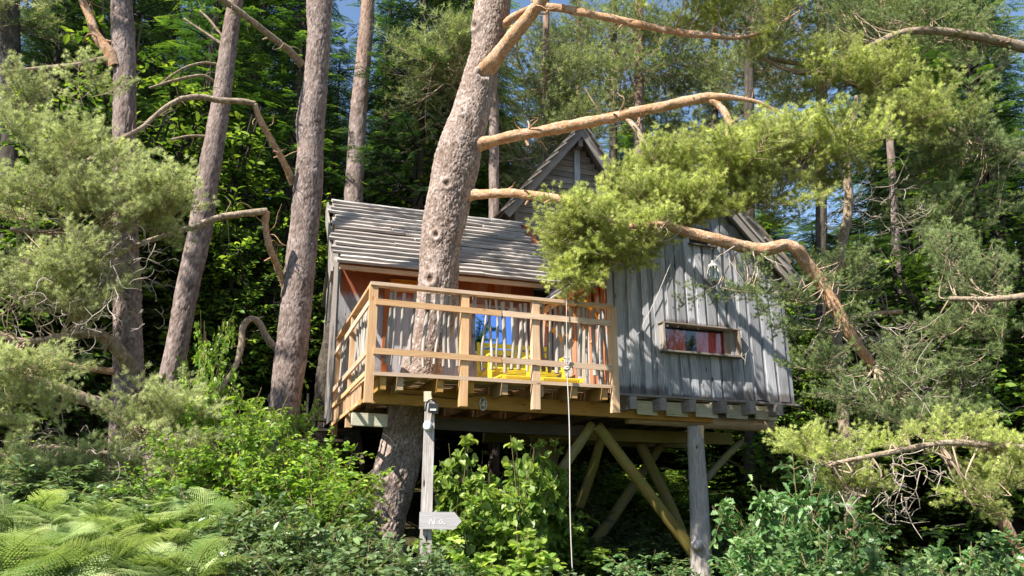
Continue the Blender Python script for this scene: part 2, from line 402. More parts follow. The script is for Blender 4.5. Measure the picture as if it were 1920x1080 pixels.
def inst(V, F, A, Rm, T, S, A2=None, amul=False):
    """copies of a small mesh joined into arrays"""
    n = len(T); S = np.broadcast_to(S, (n,))
    VV = np.einsum('nij,vj->nvi', Rm, V) * S[:, None, None] + T[:, None, :]
    FF = F[None] + (np.arange(n) * len(V))[:, None, None]
    AA = np.broadcast_to(A[None], (n, len(V)))
    if A2 is not None: AA = AA * A2[:, None] if amul else np.broadcast_to(A2[:, None], (n, len(V)))
    return VV.reshape(-1, 3), FF.reshape(-1, F.shape[1]), AA.ravel()

def tuft_mesh(rs, n=34, L=.055, wd=.0062, sl=.045):
    t = np.linspace(0, 1, n); th = rs.uniform(0, 2 * np.pi, n); el = 1.35 - .95 * t + rs.normal(size=n) * .18
    D = np.stack([np.cos(el), np.sin(el) * np.cos(th), np.sin(el) * np.sin(th)], -1)
    B = np.stack([t * sl, 0 * t, 0 * t], -1); ln = L * rs.uniform(.8, 1.15, n)
    Wd = np.cross(D, rs.normal(size=(n, 3))); Wd /= np.linalg.norm(Wd, axis=1)[:, None]
    V = np.stack([B - Wd * wd / 2, B + Wd * wd / 2, B + D * ln[:, None]], 1).reshape(-1, 3)
    return V, np.arange(3 * n).reshape(-1, 3), np.ones(3 * n)

def pine_bough(seed, nsec=15, needles=40, L=1.0, wd=.0062, nl=.072, spread=.5, dens=.105):
    rs = np.random.default_rng(seed); pos, dr, fr, tw = [], [], [], []
    ax = lambda s: np.array([s * L, .07 * math.sin(3 * s + seed), .16 * s * s - .05 * s])
    tw.append((np.array([ax(s) for s in np.linspace(0, 1, 8)]), np.linspace(.009, .003, 8)))
    for i in range(nsec):
        s = .12 + .86 * i / (nsec - 1); p = ax(s); side = 1 if i % 2 else -1
        a = rs.uniform(.6, 1.15) * side; ln = (spread * (1 - .75 * s) + .14) * rs.uniform(.75, 1.2) * L
        d = np.array([math.cos(a), math.sin(a), rs.uniform(-.1, .55)]); d /= np.linalg.norm(d)
        curve = np.array([.15, 0, rs.uniform(.05, .35)])
        pt = lambda q: p + d * ln * q + curve * ln * q * q
        tw.append((np.array([pt(q) for q in (0, .3, .65, 1)]), np.array([.005, .004, .003, .002])))
        k = max(2, int(ln / dens))
        for q in np.linspace(.3, 1, k):
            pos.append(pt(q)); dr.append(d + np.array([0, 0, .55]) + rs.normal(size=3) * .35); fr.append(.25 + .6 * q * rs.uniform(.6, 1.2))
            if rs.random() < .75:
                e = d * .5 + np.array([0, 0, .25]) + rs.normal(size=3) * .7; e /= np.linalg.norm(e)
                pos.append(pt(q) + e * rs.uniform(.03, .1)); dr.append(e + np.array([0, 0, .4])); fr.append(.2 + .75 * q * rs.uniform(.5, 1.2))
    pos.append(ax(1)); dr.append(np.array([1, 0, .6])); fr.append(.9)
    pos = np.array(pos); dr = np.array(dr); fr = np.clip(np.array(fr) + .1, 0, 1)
    outs = []; var = [tuft_mesh(rs, needles, nl, wd) for _ in range(3)]
    pick = rs.integers(0, 3, len(pos)); Rm = frames(dr, rs)
    VV, FF, AA, off = [], [], [], 0
    for v in range(3):
        m = pick == v
        a, b, c = inst(*var[v], Rm[m], pos[m], rs.uniform(.85, 1.25, m.sum()), fr[m]); VV.append(a); FF.append(b + off); AA.append(c); off += len(a)
    tV, tF = tubes(tw, 4)
    return np.vstack(VV), np.vstack(FF), np.concatenate(AA), tV, tF
def bough_obj_mesh(name, seed, mat, **k):
    V, F, A, tV, tF = pine_bough(seed, **k)
    return mkmesh(name, np.vstack([V, tV]), [F, tF + len(V)], [mat, M['twig']], {"fresh": np.concatenate([A, np.zeros(len(tV))])},
                  fmat=np.concatenate([np.zeros(len(F)), np.ones(len(tF))]))

def leaf_shape(kind):
    if kind == 'oval':  out = [(0, 0), (.25, .2), (.55, .26), (.82, .15), (1, 0)]
    if kind == 'round': out = [(0, 0), (.1, .27), (.42, .42), (.78, .33), (1, 0)]
    if kind == 'oak':   out = [(0, 0), (.16, .10), (.28, .22), (.38, .13), (.5, .30), (.62, .18), (.76, .28), (.84, .14), (1, 0)]
    if kind == 'small': out = [(0, 0), (.5, .25), (1, 0)]
    mid = [(x, 0) for x, _ in out[1:-1]]; n = len(out) - 2
    V = [(x, 0, -.12 * x * x) for x, _ in out[:1]] + [(x, 0, -.12 * x * x - .0) for x, _ in mid] + [(1, 0, -.16)]
    L = [(x, y, .10 * y / .3 - .12 * x * x) for x, y in out[1:-1]]; Rr = [(x, -y, .10 * y / .3 - .12 * x * x) for x, y in out[1:-1]]
    V = V + L + Rr; F = []
    l0 = n + 2; r0 = l0 + n
    F += [(0, 1, l0), (0, r0, 1), (n, n + 1, l0 + n - 1), (n, r0 + n - 1, n + 1)]
    for i in range(n - 1):
        F += [(1 + i, 2 + i, l0 + i + 1), (1 + i, l0 + i + 1, l0 + i), (1 + i, r0 + i + 1, 2 + i), (1 + i, r0 + i, r0 + i + 1)]
    return np.array(V, float), np.array(F), np.ones(len(V))

def shrub_mesh(name, seed, mat, leaf, H=1.5, R=.7, stems=9, leaf_len=.075, n=900, stemmat=None, droop=.3, arch=.35):
    """stems from the base, side twigs, leaves in sprays at their ends"""
    rs = np.random.default_rng(seed); tw, pos, dr, fr = [], [], [], []
    per = n // stems
    for i in range(stems):
        a = 2 * math.pi * i / stems + rs.uniform(-.4, .4); rr = R * rs.uniform(.25, 1); hh = H * rs.uniform(.6, 1.0) * (1 - .3 * (rr / R) ** 2)
        end = np.array([math.cos(a) * rr, math.sin(a) * rr, hh]); midp = np.array([end[0] * .35, end[1] * .35, hh * .6])
        C = catmull([np.zeros(3), midp, end], 10); tw.append((C, np.linspace(.012, .003, 10) * (H / 1.5)))
        ntw = max(5, int(per / 9))
        for j in range(ntw):
            q = rs.uniform(.25, 1); p = C[min(9, int(q * 9))]
            d = rs.normal(size=3) + np.array([math.cos(a), math.sin(a), .45]); d /= np.linalg.norm(d)
            ln = R * rs.uniform(.25, .6) * (1.15 - .6 * q); e = p + d * ln + np.array([0, 0, -droop * ln * .3])
            tw.append((np.array([p, (p + e) / 2 + np.array([0, 0, .03]), e]), np.array([.004, .003, .0015]) * (H / 1.5)))
            k = 9
            for z in range(k):
                f = .25 + .75 * (z + rs.random()) / k; side = 1 if z % 2 else -1
                sd = np.cross(d, [0, 0, 1]); sd /= np.linalg.norm(sd) + 1e-6
                pos.append(p + (e - p) * f + rs.normal(size=3) * .012)
                dr.append(d * .6 + sd * side * .9 + np.array([0, 0, rs.uniform(-.5, .35)]) + rs.normal(size=3) * .25)
                hgt = (p[2] / H)
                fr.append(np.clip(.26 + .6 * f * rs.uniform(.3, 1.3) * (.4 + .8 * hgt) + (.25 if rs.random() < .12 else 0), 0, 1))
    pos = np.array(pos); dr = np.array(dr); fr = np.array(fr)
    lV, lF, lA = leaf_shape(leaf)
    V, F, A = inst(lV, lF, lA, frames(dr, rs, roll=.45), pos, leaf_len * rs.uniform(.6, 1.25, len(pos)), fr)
    tV, tF = tubes(tw, 4)
    return mkmesh(name, np.vstack([V, tV]), [F, tF + len(V)], [mat, stemmat or M['stem']], {"fresh": np.concatenate([A, np.zeros(len(tV))])},
                  fmat=np.concatenate([np.zeros(len(F)), np.ones(len(tF))]))

def fern_mesh(name, seed, fronds=9, L=.75):
    rs = np.random.default_rng(seed); Vs, Fs, As, off, tw = [], [], [], 0, []
    # pinna: a tapering leaflet with small toothed lobes
    m = 9; px, F0 = [], []
    for i in range(m):
        x = i / m; wdt = .105 * (1 - x) + .015; x2 = x + .8 / m
        px += [(x, 0, 0), (x + .35 / m, wdt, -.02), (x2, 0, 0), (x + .35 / m, -wdt, -.02)]; b = 4 * i
        F0 += [(b, b + 2, b + 1), (b, b + 3, b + 2)]
    pV = np.array(px, float); pF = np.array(F0); pA = np.ones(len(pV))
    for i in range(fronds):
        a = 2 * math.pi * i / fronds + rs.uniform(-.5, .5); l = L * rs.uniform(.5, 1.25); lean = rs.uniform(.3, 1.05)
        dirh = np.array([math.cos(a), math.sin(a), 0])
        q = np.linspace(0, 1, 32)[:, None]; tone_f = rs.uniform(.05, 1.0)
        C = dirh * l * lean * (q ** 1.25) + np.array([0, 0, 1.0]) * l * (1.0 * q - .62 * q ** 2.3)
        tw.append((C[::3], np.linspace(.004, .0012, len(C[::3]))))
        T = np.gradient(C, axis=0); T /= np.linalg.norm(T, axis=1)[:, None]; sd = np.cross(T, [0, 0, 1.0]); sd /= np.linalg.norm(sd, axis=1)[:, None] + 1e-6
        idx = np.arange(5, 32); ff = idx / 31.
        ln = l * .34 * np.sin(np.clip((ff - .12) * 1.12, 0, 1) ** .62 * math.pi * .98) ** .8 + .01
        for side in (1, -1):
            D = sd[idx] * side + T[idx] * .45 + np.array([0, 0, -.12]) + rs.normal(size=(len(idx), 3)) * .05
            nrm = np.cross(T[idx], sd[idx] * 1.0); nrm *= np.sign(nrm[:, 2:3] + 1e-9)
            Rm = frames(D, rs); 
            v, f, aa = inst(pV, pF, pA, Rm, C[idx], ln, np.clip(tone_f * (.65 + .5 * ff) + rs.normal(size=len(idx)) * .06, 0, 1)); Vs.append(v); Fs.append(f + off); As.append(aa); off += len(v)
    tV, tF = tubes(tw, 4)
    V = np.vstack(Vs + [tV]); 
    return mkmesh(name, V, [np.vstack(Fs), tF + off], [M['fern'], M['stem']], {"fresh": np.concatenate(As + [np.zeros(len(tV))])},
                  fmat=np.concatenate([np.zeros(off // 1 and len(np.vstack(Fs))), np.ones(len(tF))]))

def fir_crown_mesh(name, seed, H=16., R=2.8, whorl=.36, per=9, base=.04, mat=None, dens=1.0):
    """conical crown of drooping flat sprays; unit sized H, drawn as leaf-sized quads"""
    rs = np.random.default_rng(seed); tw = []; B, D, S, Fr = [], [], [], []
    # spray: twig with needled side twigs
    sp, sf, sa = [], [], []
    for i in range(9):
        x = .1 + .1 * i
        for sgn in (-1, 1):
            ln = .36 * (1.05 - x) + .05; wd = .035
            d = np.array([.62, sgn * .78, rs.uniform(-.12, .12)]); o = np.array([x, 0, -.12 * x * x]); n_ = np.array([-d[1], d[0], 0]) * wd; b = len(sp)
            sp += [o - n_ * .6, o + d * ln * .5 + n_, o + d * ln, o + d * ln * .5 - n_]; sf += [(b, b + 3, b + 2), (b, b + 2, b + 1)]; t_ = .1 + .25 * x; sa += [t_, t_ + .2, t_ + .55, t_ + .2]
    b = len(sp); sp += [np.array([.9, -.04, -.1]), np.array([.9, .04, -.1]), np.array([1.12, 0, -.13])]; sf += [(b, b + 1, b + 2)]; sa += [.5, .5, 1.0]
    sV = np.array(sp); sF = np.array(sf); sA = np.array(sa)
    z = H * base
    while z < H * .985:
        f = z / H; r = R * (1 - f) ** .8 * rs.uniform(.8, 1.1) + .12
        nb = max(4, int(per * (.55 + .45 * (1 - f))))
        for i in range(nb):
            a = 2 * math.pi * (i + rs.random() * .8) / nb + z * 2.4; rr = r * rs.uniform(.6, 1.15); dh = np.array([math.cos(a), math.sin(a), 0])
            zz = z + rs.uniform(-.15, .15); droop = rs.uniform(.12, .38)
            bp = lambda q: dh * rr * q + np.array([0, 0, zz + rr * (.15 * q - droop * q * q)])
            tw.append((np.array([bp(q) for q in (0, .4, .8)]), np.array([.03, .018, .006]) * (.4 + rr / R)))
            k = max(3, int(rr / .26 * dens))
            sd = np.array([-dh[1], dh[0], 0])
            for j in range(k):
                q = .22 + .78 * (j + .5) / k
                for side in (-1, 1):
                    B.append(bp(q)); D.append(dh * (.55 + .3 * q) + sd * side * (1.0 - .55 * q) + np.array([0, 0, -.2 + rs.normal() * .13])); S.append(rs.uniform(.3, .55) * (.65 + .6 * (1 - q)) * (.6 + .4 * min(1, rr / 1.5)))
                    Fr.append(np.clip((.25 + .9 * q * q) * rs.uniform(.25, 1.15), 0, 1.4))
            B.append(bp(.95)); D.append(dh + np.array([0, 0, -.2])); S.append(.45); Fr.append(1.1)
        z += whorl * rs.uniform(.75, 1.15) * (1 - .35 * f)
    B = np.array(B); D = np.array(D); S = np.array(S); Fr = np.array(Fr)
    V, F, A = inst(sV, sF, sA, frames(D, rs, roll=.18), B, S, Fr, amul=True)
    tV, tF = tubes(tw, 3)
    return mkmesh(name, np.vstack([V, tV]), [F, tF + len(V)], [mat or M['fir'], M['barkdark']], {"fresh": np.concatenate([np.clip(A, 0, 1), np.zeros(len(tV))])},
                  fmat=np.concatenate([np.zeros(len(F)), np.ones(len(tF))]))

# meshes of the library
PB = [bough_obj_mesh('needle_spray', 10 + i, M['needle']) for i in range(4)]
PG = [bough_obj_mesh('needle_spray', 20 + i, M['needleg'], nsec=14) for i in range(4)]
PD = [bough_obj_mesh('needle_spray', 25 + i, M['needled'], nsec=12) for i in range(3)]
PF = [bough_obj_mesh('needle_spray', 30 + i, M['farneedle'], nsec=12, needles=15, wd=.010, nl=.08, dens=.11) for i in range(3)]

# ------------------------------------------------------------------ ground
def gz(x, y):
    x = np.asarray(x, float); y = np.asarray(y, float)
    z = .085 * np.clip(y - 1, -3, 14) - .12 * np.clip(x, -5, 6) - .12 * np.clip((x - .2), 0, 1) * np.clip(1.4 - abs(y - 11) / 6, 0, 1) + .26 * np.clip(y - 15, 0, 45)
    return z + .12 * np.sin(x * .9 + y * .5) * np.sin(y * .7 - x * .3)
gx = np.concatenate([np.linspace(-300, -40, 14), np.linspace(-36, 36, 73), np.linspace(40, 300, 14)])
gy = np.concatenate([np.linspace(-300, -20, 12), np.linspace(-18, 62, 81), np.linspace(70, 320, 10)])
GX, GY = np.meshgrid(gx, gy); GZ = gz(GX, GY); nx = len(gx)
ii, jj = np.meshgrid(np.arange(len(gy) - 1), np.arange(nx - 1), indexing='ij'); q0 = (ii * nx + jj).ravel()
g = put('ground', mkmesh('ground', np.stack([GX, GY, GZ], -1).reshape(-1, 3), np.stack([q0, q0 + 1, q0 + nx + 1, q0 + nx], -1), M['ground'], smooth=True))
tag(g, kind='structure')

# ------------------------------------------------------------------ treehouse
TH = empty('treehouse', HO, YAW, 'weathered grey timber treehouse with a new wooden deck, slab roof and blue-grey gable', 'treehouse')
X_ = np.array([1., 0, 0]); Y_ = np.array([0, 1., 0]); Z_ = np.array([0, 0, 1.])
def quadpanel(name, pts, mat, thick=(0, .02, 0), parent=TH):
    p = np.array(pts, float); q = p + np.array(thick); n = len(p)
    F = [list(range(n))[::-1], [n + i for i in range(n)]]
    me = bpy.data.meshes.new(name); fs = F + [[i, (i + 1) % n, n + (i + 1) % n, n + i] for i in range(n)]
    me.from_pydata([tuple(v) for v in np.vstack([p, q])], [], fs); me.materials.append(mat); me.update()
    return put(name, me, parent)

ZD = 3.12       # deck top
# --- right cabin: gable wall
UL, UR, VF = 3.30, 6.25, .35
AP = (4.86, 6.42)
def ztop(u): return 4.88 + (u - UL) * (AP[1] - 4.88) / (AP[0] - UL) if u < AP[0] else AP[1] - (u - AP[0]) * (AP[1] - 5.10) / (UR - AP[0])
zb = 3.06
WW = (4.18, 5.36, 3.70, 4.06)      # window u0 u1 z0 z1
AT = (4.75, 5.08, 5.38, 5.62)      # attic opening
gw = quadpanel('front_wall', [(UL, .43, zb + .03), (WW[0], .43, zb + .03), (WW[0], .43, ztop(WW[0]) - .05), (UL, .43, ztop(UL) - .05)], M['felt'])
quadpanel('wall_underlay', [(WW[1], .43, zb + .03), (UR, .43, zb + .03), (UR, .43, ztop(UR) - .05), (WW[1], .43, ztop(WW[1]) - .05)], M['felt'], parent=gw)
quadpanel('wall_underlay', [(WW[0], .43, WW[3]), (WW[1], .43, WW[3]), (WW[1], .43, ztop(WW[1]) - .05), (AP[0], .43, AP[1] - .05), (WW[0], .43, ztop(WW[0]) - .05)], M['felt'], parent=gw)
quadpanel('wall_underlay', [(WW[0], .43, zb + .03), (WW[1], .43, zb + .03), (WW[1], .43, WW[2]), (WW[0], .43, WW[2])], M['felt'], parent=gw)
u = UL - .01; i = 0
while u < UR + .02:
    wdt = random.uniform(.085, .15) if i % 2 == 0 else random.uniform(.05, .105)
    v = VF if i % 2 == 0 else VF + .024
    uc = u + wdt / 2; lap = random.uniform(.004, .018) if i % 2 == 0 else .045
    skew = random.uniform(-.012, .012); flare = .03 * (uc - UL) / (UR - UL)
    spans = [(zb - random.uniform(0, .05), ztop(uc) - .02)]
    for (a0, a1, b0, b1) in (WW, AT):
        if uc > a0 - .0 and uc < a1 + .0:
            spans = [s2 for s in spans for s2 in (((s[0], b0), (b1, s[1])) if s[0] < b0 and s[1] > b1 else (s,)) if s2[1] - s2[0] > .03]
    for (z0, z1) in spans:
        top = abs(z1 - (ztop(uc) - .02)) < 1e-6
        slope = (1.04 if uc < AP[0] else -.95) * (wdt + lap) / 2 if top else 0
        plank('board', gw, (uc + flare + skew, v, z0), (uc, v, z1), wdt + lap, .022, -X_ if False else X_, M['blue'], 4, .0025, 0, slope)
    u += wdt; i += 1
# underside trim under wall, joist ends and pale boards
for k, px in enumerate((1182, 1237, 1292, 1350, 1404, 1455)):
    p = hv(px, 765, .2); 
    plank('joist', gw, (p[0], .10, 2.90), (p[0] + .02, 3.6, 2.90), .17, .10, Z_, M['rake'], 3, .004)
plank('sill_plate', TH, (UL - .05, .22, 3.02), (UR + .1, .22, 2.99), .10, .03, Y_, M['siding'], 6, .004)
for k in range(5):
    a = hv((1190, 1245, 1300, 1358, 1412)[k], 765, .33)[0]; b = hv((1232, 1288, 1344, 1400, 1455)[k], 765, .33)[0]
    plank('fascia_board', TH, (a + .03, .33, 2.87), (b + .0, .33, 2.86), .19, .03, Z_, M['palebrd'], 3, .003)
# window of the gable
wf = plank('window', TH, (WW[0] - .07, .285, WW[3] + .035), (WW[1] + .1, .285, WW[3] + .015), .13, .018, Y_, M['siding'], 4, .003)
wp = Matrix.Identity(4)
def sub(o, parent):     # keep house coordinates under a part that has its own matrix
    o.parent = parent; o.matrix_parent_inverse = parent.matrix_basis.inverted(); return o
for nm, a, b, ww_, tt, wd_ in (('window_sill', (WW[0] - .07, .285, WW[2] - .02), (WW[1] + .1, .285, WW[2] - .035), .16, .025, Y_),
                               ('window_jamb', (WW[0] - .035, .285, WW[2] - .01), (WW[0] - .035, .285, WW[3] + .02), .14, .03, Y_),
                               ('window_jamb', (WW[1] + .07, .285, WW[2] - .02), (WW[1] + .05, .285, WW[3] + .0), .14, .025, Y_),
                               ('lining_board', (WW[1] - .06, .36, WW[2] - .01), (WW[1] - .06, .36, WW[3] + .01), .14, .012, X_)):
    sub(plank(nm, None, a, b, ww_, tt, wd_, M['siding'], 3, .002), wf)
gp = quadpanel('pane', [(WW[0], .395, WW[2]), (WW[1], .395, WW[2]), (WW[1], .395, WW[3]), (WW[0], .395, WW[3])], M['glass'], (0, .006, 0), None); sub(gp, wf)
def curtain(u0, u1, v, z0, z1, amp=.02):
    n = 40; V, F = [], []
    for k in range(n + 1):
        uu = u0 + (u1 - u0) * k / n; vv = v + amp * math.sin(k * 1.35) + amp * .5 * math.sin(k * .5)
        V += [(uu, vv, z0), (uu + .01 * math.sin(k), vv, z1)]
    F = [(2 * k, 2 * k + 2, 2 * k + 3, 2 * k + 1) for k in range(n)]
    return put('curtain', mkmesh('curtain', V, np.array(F), M['curtain']))
sub(curtain(WW[0], WW[0] + .43, .425, WW[2] - .02, WW[3] - .02, .008), wf); sub(curtain(WW[0] + .62, WW[1] - .02, .425, WW[2] - .02, WW[3] - .02, .008), wf)
bx = quadpanel('room_back', [(WW[0] - .1, 1.4, WW[2] - .5), (WW[1] + .1, 1.4, WW[2] - .5), (WW[1] + .1, 1.4, WW[3] + .4), (WW[0] - .1, 1.4, WW[3] + .4)], M['interior'], (0, .02, 0), None); sub(bx, wf)
# attic opening with sill
ao = quadpanel('attic_window', [(AT[0], .41, AT[2]), (AT[1], .41, AT[2]), (AT[1], .41, AT[3]), (AT[0], .41, AT[3])], M['interior'], (0, .01, 0))
plank('window_sill', ao, (AT[0] - .05, .32, AT[2] - .01), (AT[1] + .12, .32, AT[2] - .02), .06, .02, Y_, M['darkwood'], 2)
# --- right cabin roof: two slopes of lapped boards along v
for side, (ue, ze) in enumerate(((UL - .33, 4.58), (UR + .22, 5.10 - .21))):
    ua, za = AP[0], AP[1] + .10
    L = math.hypot(ua - ue, za - ze); du = np.array([(ua - ue) / L, 0, (za - ze) / L]); nrm = np.cross(du, Y_) * (-1 if side == 0 else 1)
    if nrm[2] < 0: nrm = -nrm
    e = np.array([ue, 0, ze]); vb = 2.25 if side == 0 else 3.6
    rf = quadpanel('roof', [tuple(e + Y_ * .16), tuple(e + du * L + Y_ * .16), tuple(e + du * L + Y_ * vb), tuple(e + Y_ * vb)], M['orange'] if side == 0 else M['siding'], tuple(nrm * .025))
    nb = 11
    for k in range(nb):
        c = e + du * (L * (k + .42) / nb) + nrm * (.055 + .01 * (k % 2))
        v0 = .08 + random.uniform(-.04, .05)
        plank('roof_board', rf, c + Y_ * v0, c + Y_ * (vb + .05), L / nb * 1.28, .03, du - nrm * .14, M['roofb'], 4, .005)
    plank('rake_board', rf, e + Y_ * .14 - nrm * .07 - du * .05, e + du * (L - .02) + Y_ * .14 - nrm * .07, .12, .03, nrm, M['rake'], 6, .004)
    plank('rake_board', rf, e + Y_ * .11 + nrm * .03 - du * .1, e + du * (L - .0) + Y_ * .11 + nrm * .03, .11, .035, nrm, M['roofb'], 6, .006)
    if side == 1:
        plank('barge_board', rf, e + Y_ * .30 + nrm * .16 + du * .25, e + du * (L * .95) + Y_ * .30 + nrm * .16, .09, .30, nrm, M['roughlog'], 6, .006)
    # rafters showing under the eave
    for vv in np.arange(.5, vb - .1, .55):
        plank('rafter', rf, e + Y_ * vv - nrm * .05 + du * .02, e + du * (L * .95) + Y_ * vv - nrm * .05, .08, .05, nrm, M['orange'], 2)
    if side == 0:
        plank('eave_board', rf, e + Y_ * .1 - nrm * .02 - du * .02, e + Y_ * vb - nrm * .02 - du * .02, .09, .03, Z_, M['orange'], 5, .003)
        plank('eave_end_block', rf, e + Y_ * .06 + nrm * .10 + du * .1, e + Y_ * .06 + nrm * .10 + du * .5, .10, .05, nrm, M['fresh'], 2)
# --- right cabin left side wall, seen across the deck
sw = quadpanel('side_wall', [(UL + .06, .45, 2.98), (UL + .06, 3.6, 2.98), (UL + .06, 3.6, 4.78), (UL + .06, .45, 4.78)], M['felt'], (.02, 0, 0))
vv = .34; i = 0
while vv < 3.55:
    wdt = random.uniform(.07, .15); off = random.choice((0, -.025, -.04))
    m = M['red'] if random.random() < .33 else (M['grey'] if random.random() < .5 else M['stick'])
    plank('board', sw, (UL + .03 + off, vv + wdt / 2, 3.05), (UL + .03 + off, vv + wdt / 2, 4.80), wdt + .01, .025, Y_, m, 4, .003); vv += wdt; i += 1
for (a, b) in (((UL - .28, 1.05, 4.42), (UL - .0, 1.05, 4.10)), ((UL - .28, 1.9, 4.35), (UL, 1.9, 4.08)), ((UL - .26, .5, 4.38), (UL, .5, 4.12)), ((UL - .12, .62, 3.82), (UL, .62, 3.72)), ((UL - .12, 1.5, 4.10), (UL, 1.5, 4.0))):
    plank('brace', sw, a, b, .06, .045, Y_, M['orange'], 2)
sw2 = quadpanel('side_wall', [(UR - .05, .47, 2.98), (UR - .05, 3.6, 2.98), (UR - .05, 3.6, 5.05), (UR - .05, .47, 5.05)], M['felt'], (.02, 0, 0))
vv = .40
while vv < 3.5:
    plank('board', sw2, (UR + .02, vv + .07, 3.05), (UR - .0, vv + .07, 5.08), .15, .022, Y_, M['blue'], 3); vv += .14
# floor of right cabin
fl = quadpanel('floor', [(UL, .42, 3.0), (UR, .42, 3.0), (UR, 3.6, 3.0), (UL, 3.6, 3.0)], M['beam'], (0, 0, .04))

# --- left cabin
CV = 3.50; CU0, CU1 = -.05, 3.85; ZE = 5.36
cw = quadpanel('rear_wall', [(CU0, CV + .03, 2.95), (1.05, CV + .03, 2.95), (1.05, CV + .03, ZE), (CU0, CV + .03, ZE)], M['felt'])
quadpanel('wall_underlay', [(1.05, CV + .03, 2.95), (CU1, CV + .03, 2.95), (CU1, CV + .03, ZE), (1.05, CV + .03, ZE)], M['felt'], parent=cw)
W2 = (2.22, 2.98, 4.12, 4.86)
D2 = (.72, 1.42, 3.12, 5.12)
u = CU0; 
while u < UL + .1:
    wdt = random.uniform(.11, .17); uc = u + wdt / 2
    spans = [(2.98, ZE + .02)]
    if W2[0] - .02 < uc < W2[1] + .02: spans = [(2.98, W2[2]), (W2[3], ZE + .02)]
    for (z0, z1) in spans:
        m = M['grey'] if z0 < 3 and z1 > 5 else (M['red'] if z0 > 4 else M['grey'])
        if z1 < 5: m = M['stick'] if False else M['siding']
        plank('board', cw, (uc, CV - random.uniform(0, .02), z0), (uc, CV - random.uniform(0, .02), z1), wdt + .01, .025, X_, m, 4, .002)
    u += wdt
wl = plank('window', TH, (W2[0] - .06, CV - .07, W2[3] + .05), (W2[1] + .1, CV - .07, W2[3] + .05), .11, .05, Z_, M['orange'], 3)
for nm, a, b, ww_, tt, wd_, mm in (('window_sill', (W2[0] - .08, CV - .08, W2[2] - .02), (W2[1] + .08, CV - .08, W2[2] - .02), .12, .03, Y_, 'grey'),
                               ('window_jamb', (W2[0] - .02, CV - .05, W2[2]), (W2[0] - .02, CV - .05, W2[3]), .06, .06, X_, 'orange'),
                               ('window_jamb', (W2[1] + .03, CV - .05, W2[2]), (W2[1] + .03, CV - .05, W2[3]), .08, .06, X_, 'orange')):
    sub(plank(nm, None, a, b, ww_, tt, wd_, M[mm], 2), wl)
wv = CV - .06; wr = CV - .06 - (W2[1] - W2[0]) * math.tan(YAW) * .95
sub(quadpanel('pane', [(W2[0], wv, W2[2]), (W2[1] - .03, wr, W2[2]), (W2[1] - .03, wr, W2[3]), (W2[0], wv, W2[3])], M['skyglass'], (0, .008, 0), None), wl)
for nm, a_, b_, wd_ in (('sash', (W2[0], wv, W2[2]), (W2[1] - .03, wr, W2[2]), Z_), ('sash', (W2[0], wv, W2[3]), (W2[1] - .03, wr, W2[3]), Z_), ('sash', (W2[0], wv, W2[2]), (W2[0], wv, W2[3]), X_), ('sash', (W2[1] - .03, wr, W2[2]), (W2[1] - .03, wr, W2[3]), X_)):
    sub(plank(nm, None, a_, b_, .05, .035, wd_, M['darkwood'], 2), wl)
sub(quadpanel('room_back', [(W2[0], CV + .015, W2[2]), (W2[1], CV + .015, W2[2]), (W2[1], CV + .015, W2[3]), (W2[0], CV + .015, W2[3])], M['interior'], (0, .006, 0), None), wl)
# door beside the tree: louvred transom and trim
dr = plank('door', TH, (D2[0], CV - .045, D2[2] + .0), (D2[0], CV - .045, D2[3] + .1), .09, .05, X_, M['red'], 3)
sub(plank('door_trim', None, (D2[1], CV - .045, D2[2]), (D2[1], CV - .045, D2[3] + .1), .09, .05, X_, M['red'], 3), dr)
for k in range(5):
    sub(plank('louvre', None, (D2[0] + .05, CV - .05, D2[3] - .02 + .045 * k), (D2[1] - .05, CV - .05, D2[3] - .02 + .045 * k), .035, .03, Z_, M['orange'], 2), dr)
# left face of left cabin
lw = quadpanel('side_wall', [(CU0 + .03, CV + .05, 2.92), (CU0 + .03, CV + 2.4, 2.92), (CU0 + .03, CV + 2.4, 5.4), (CU0 + .03, CV + 1.3, 6.9), (CU0 + .03, CV + .05, 5.4)], M['felt'], (.02, 0, 0))
vv = CV - .02
while vv < CV + 2.35:
    zt = 5.45 + (1.4 * (1 - abs(vv - CV - 1.2) / 1.2)); plank('board', lw, (CU0, vv + .07, 2.88), (CU0, vv + .07, zt), .145, .025, Y_, M['rake'], 4, .002); vv += .14
# left roof
EV, EZ = 3.10, 5.36; RV, RZ = 4.62, 7.04
L = math.hypot(RV - EV, RZ - EZ); du = np.array([0, (RV - EV) / L, (RZ - EZ) / L]); nrm = np.array([0, -du[2], du[1]])
RU0, RU1 = -.22, 3.85
rf = quadpanel('roof', [(RU0 + .1, EV, EZ), (RU1 - .1, EV, EZ), (RU1 - .1, RV, RZ), (RU0 + .1, RV, RZ)], M['red'], tuple(nrm * .02))
nr = 16
for k in range(nr):
    c = np.array([0, EV, EZ]) + du * (L * (k + .35) / nr) + nrm * .055
    wob = .05 * math.sin(k * 1.9) + .04 * math.sin(k * .8 + 1)
    x0 = RU0 + wob + random.uniform(-.03, .03); x1 = RU1 + random.uniform(-.12, .05) - .02 * k * (1 if k > 9 else .3)
    cuts = [x0, random.uniform(.7, 1.7), random.uniform(2.0, 3.0), x1] if k % 2 else [x0, random.uniform(1.0, 2.6), x1]
    for a, b in zip(cuts[:-1], cuts[1:]):
        jz = random.uniform(-.008, .008); plank('roof_board', rf, c + X_ * (a + .004) + nrm * jz, c + X_ * (b - .004) + nrm * (jz + .0), L / nr * random.uniform(1.35, 1.55), .042, du - nrm * .36, M['roofb'], 6, .006, random.uniform(-.03, .03), 0, .002)
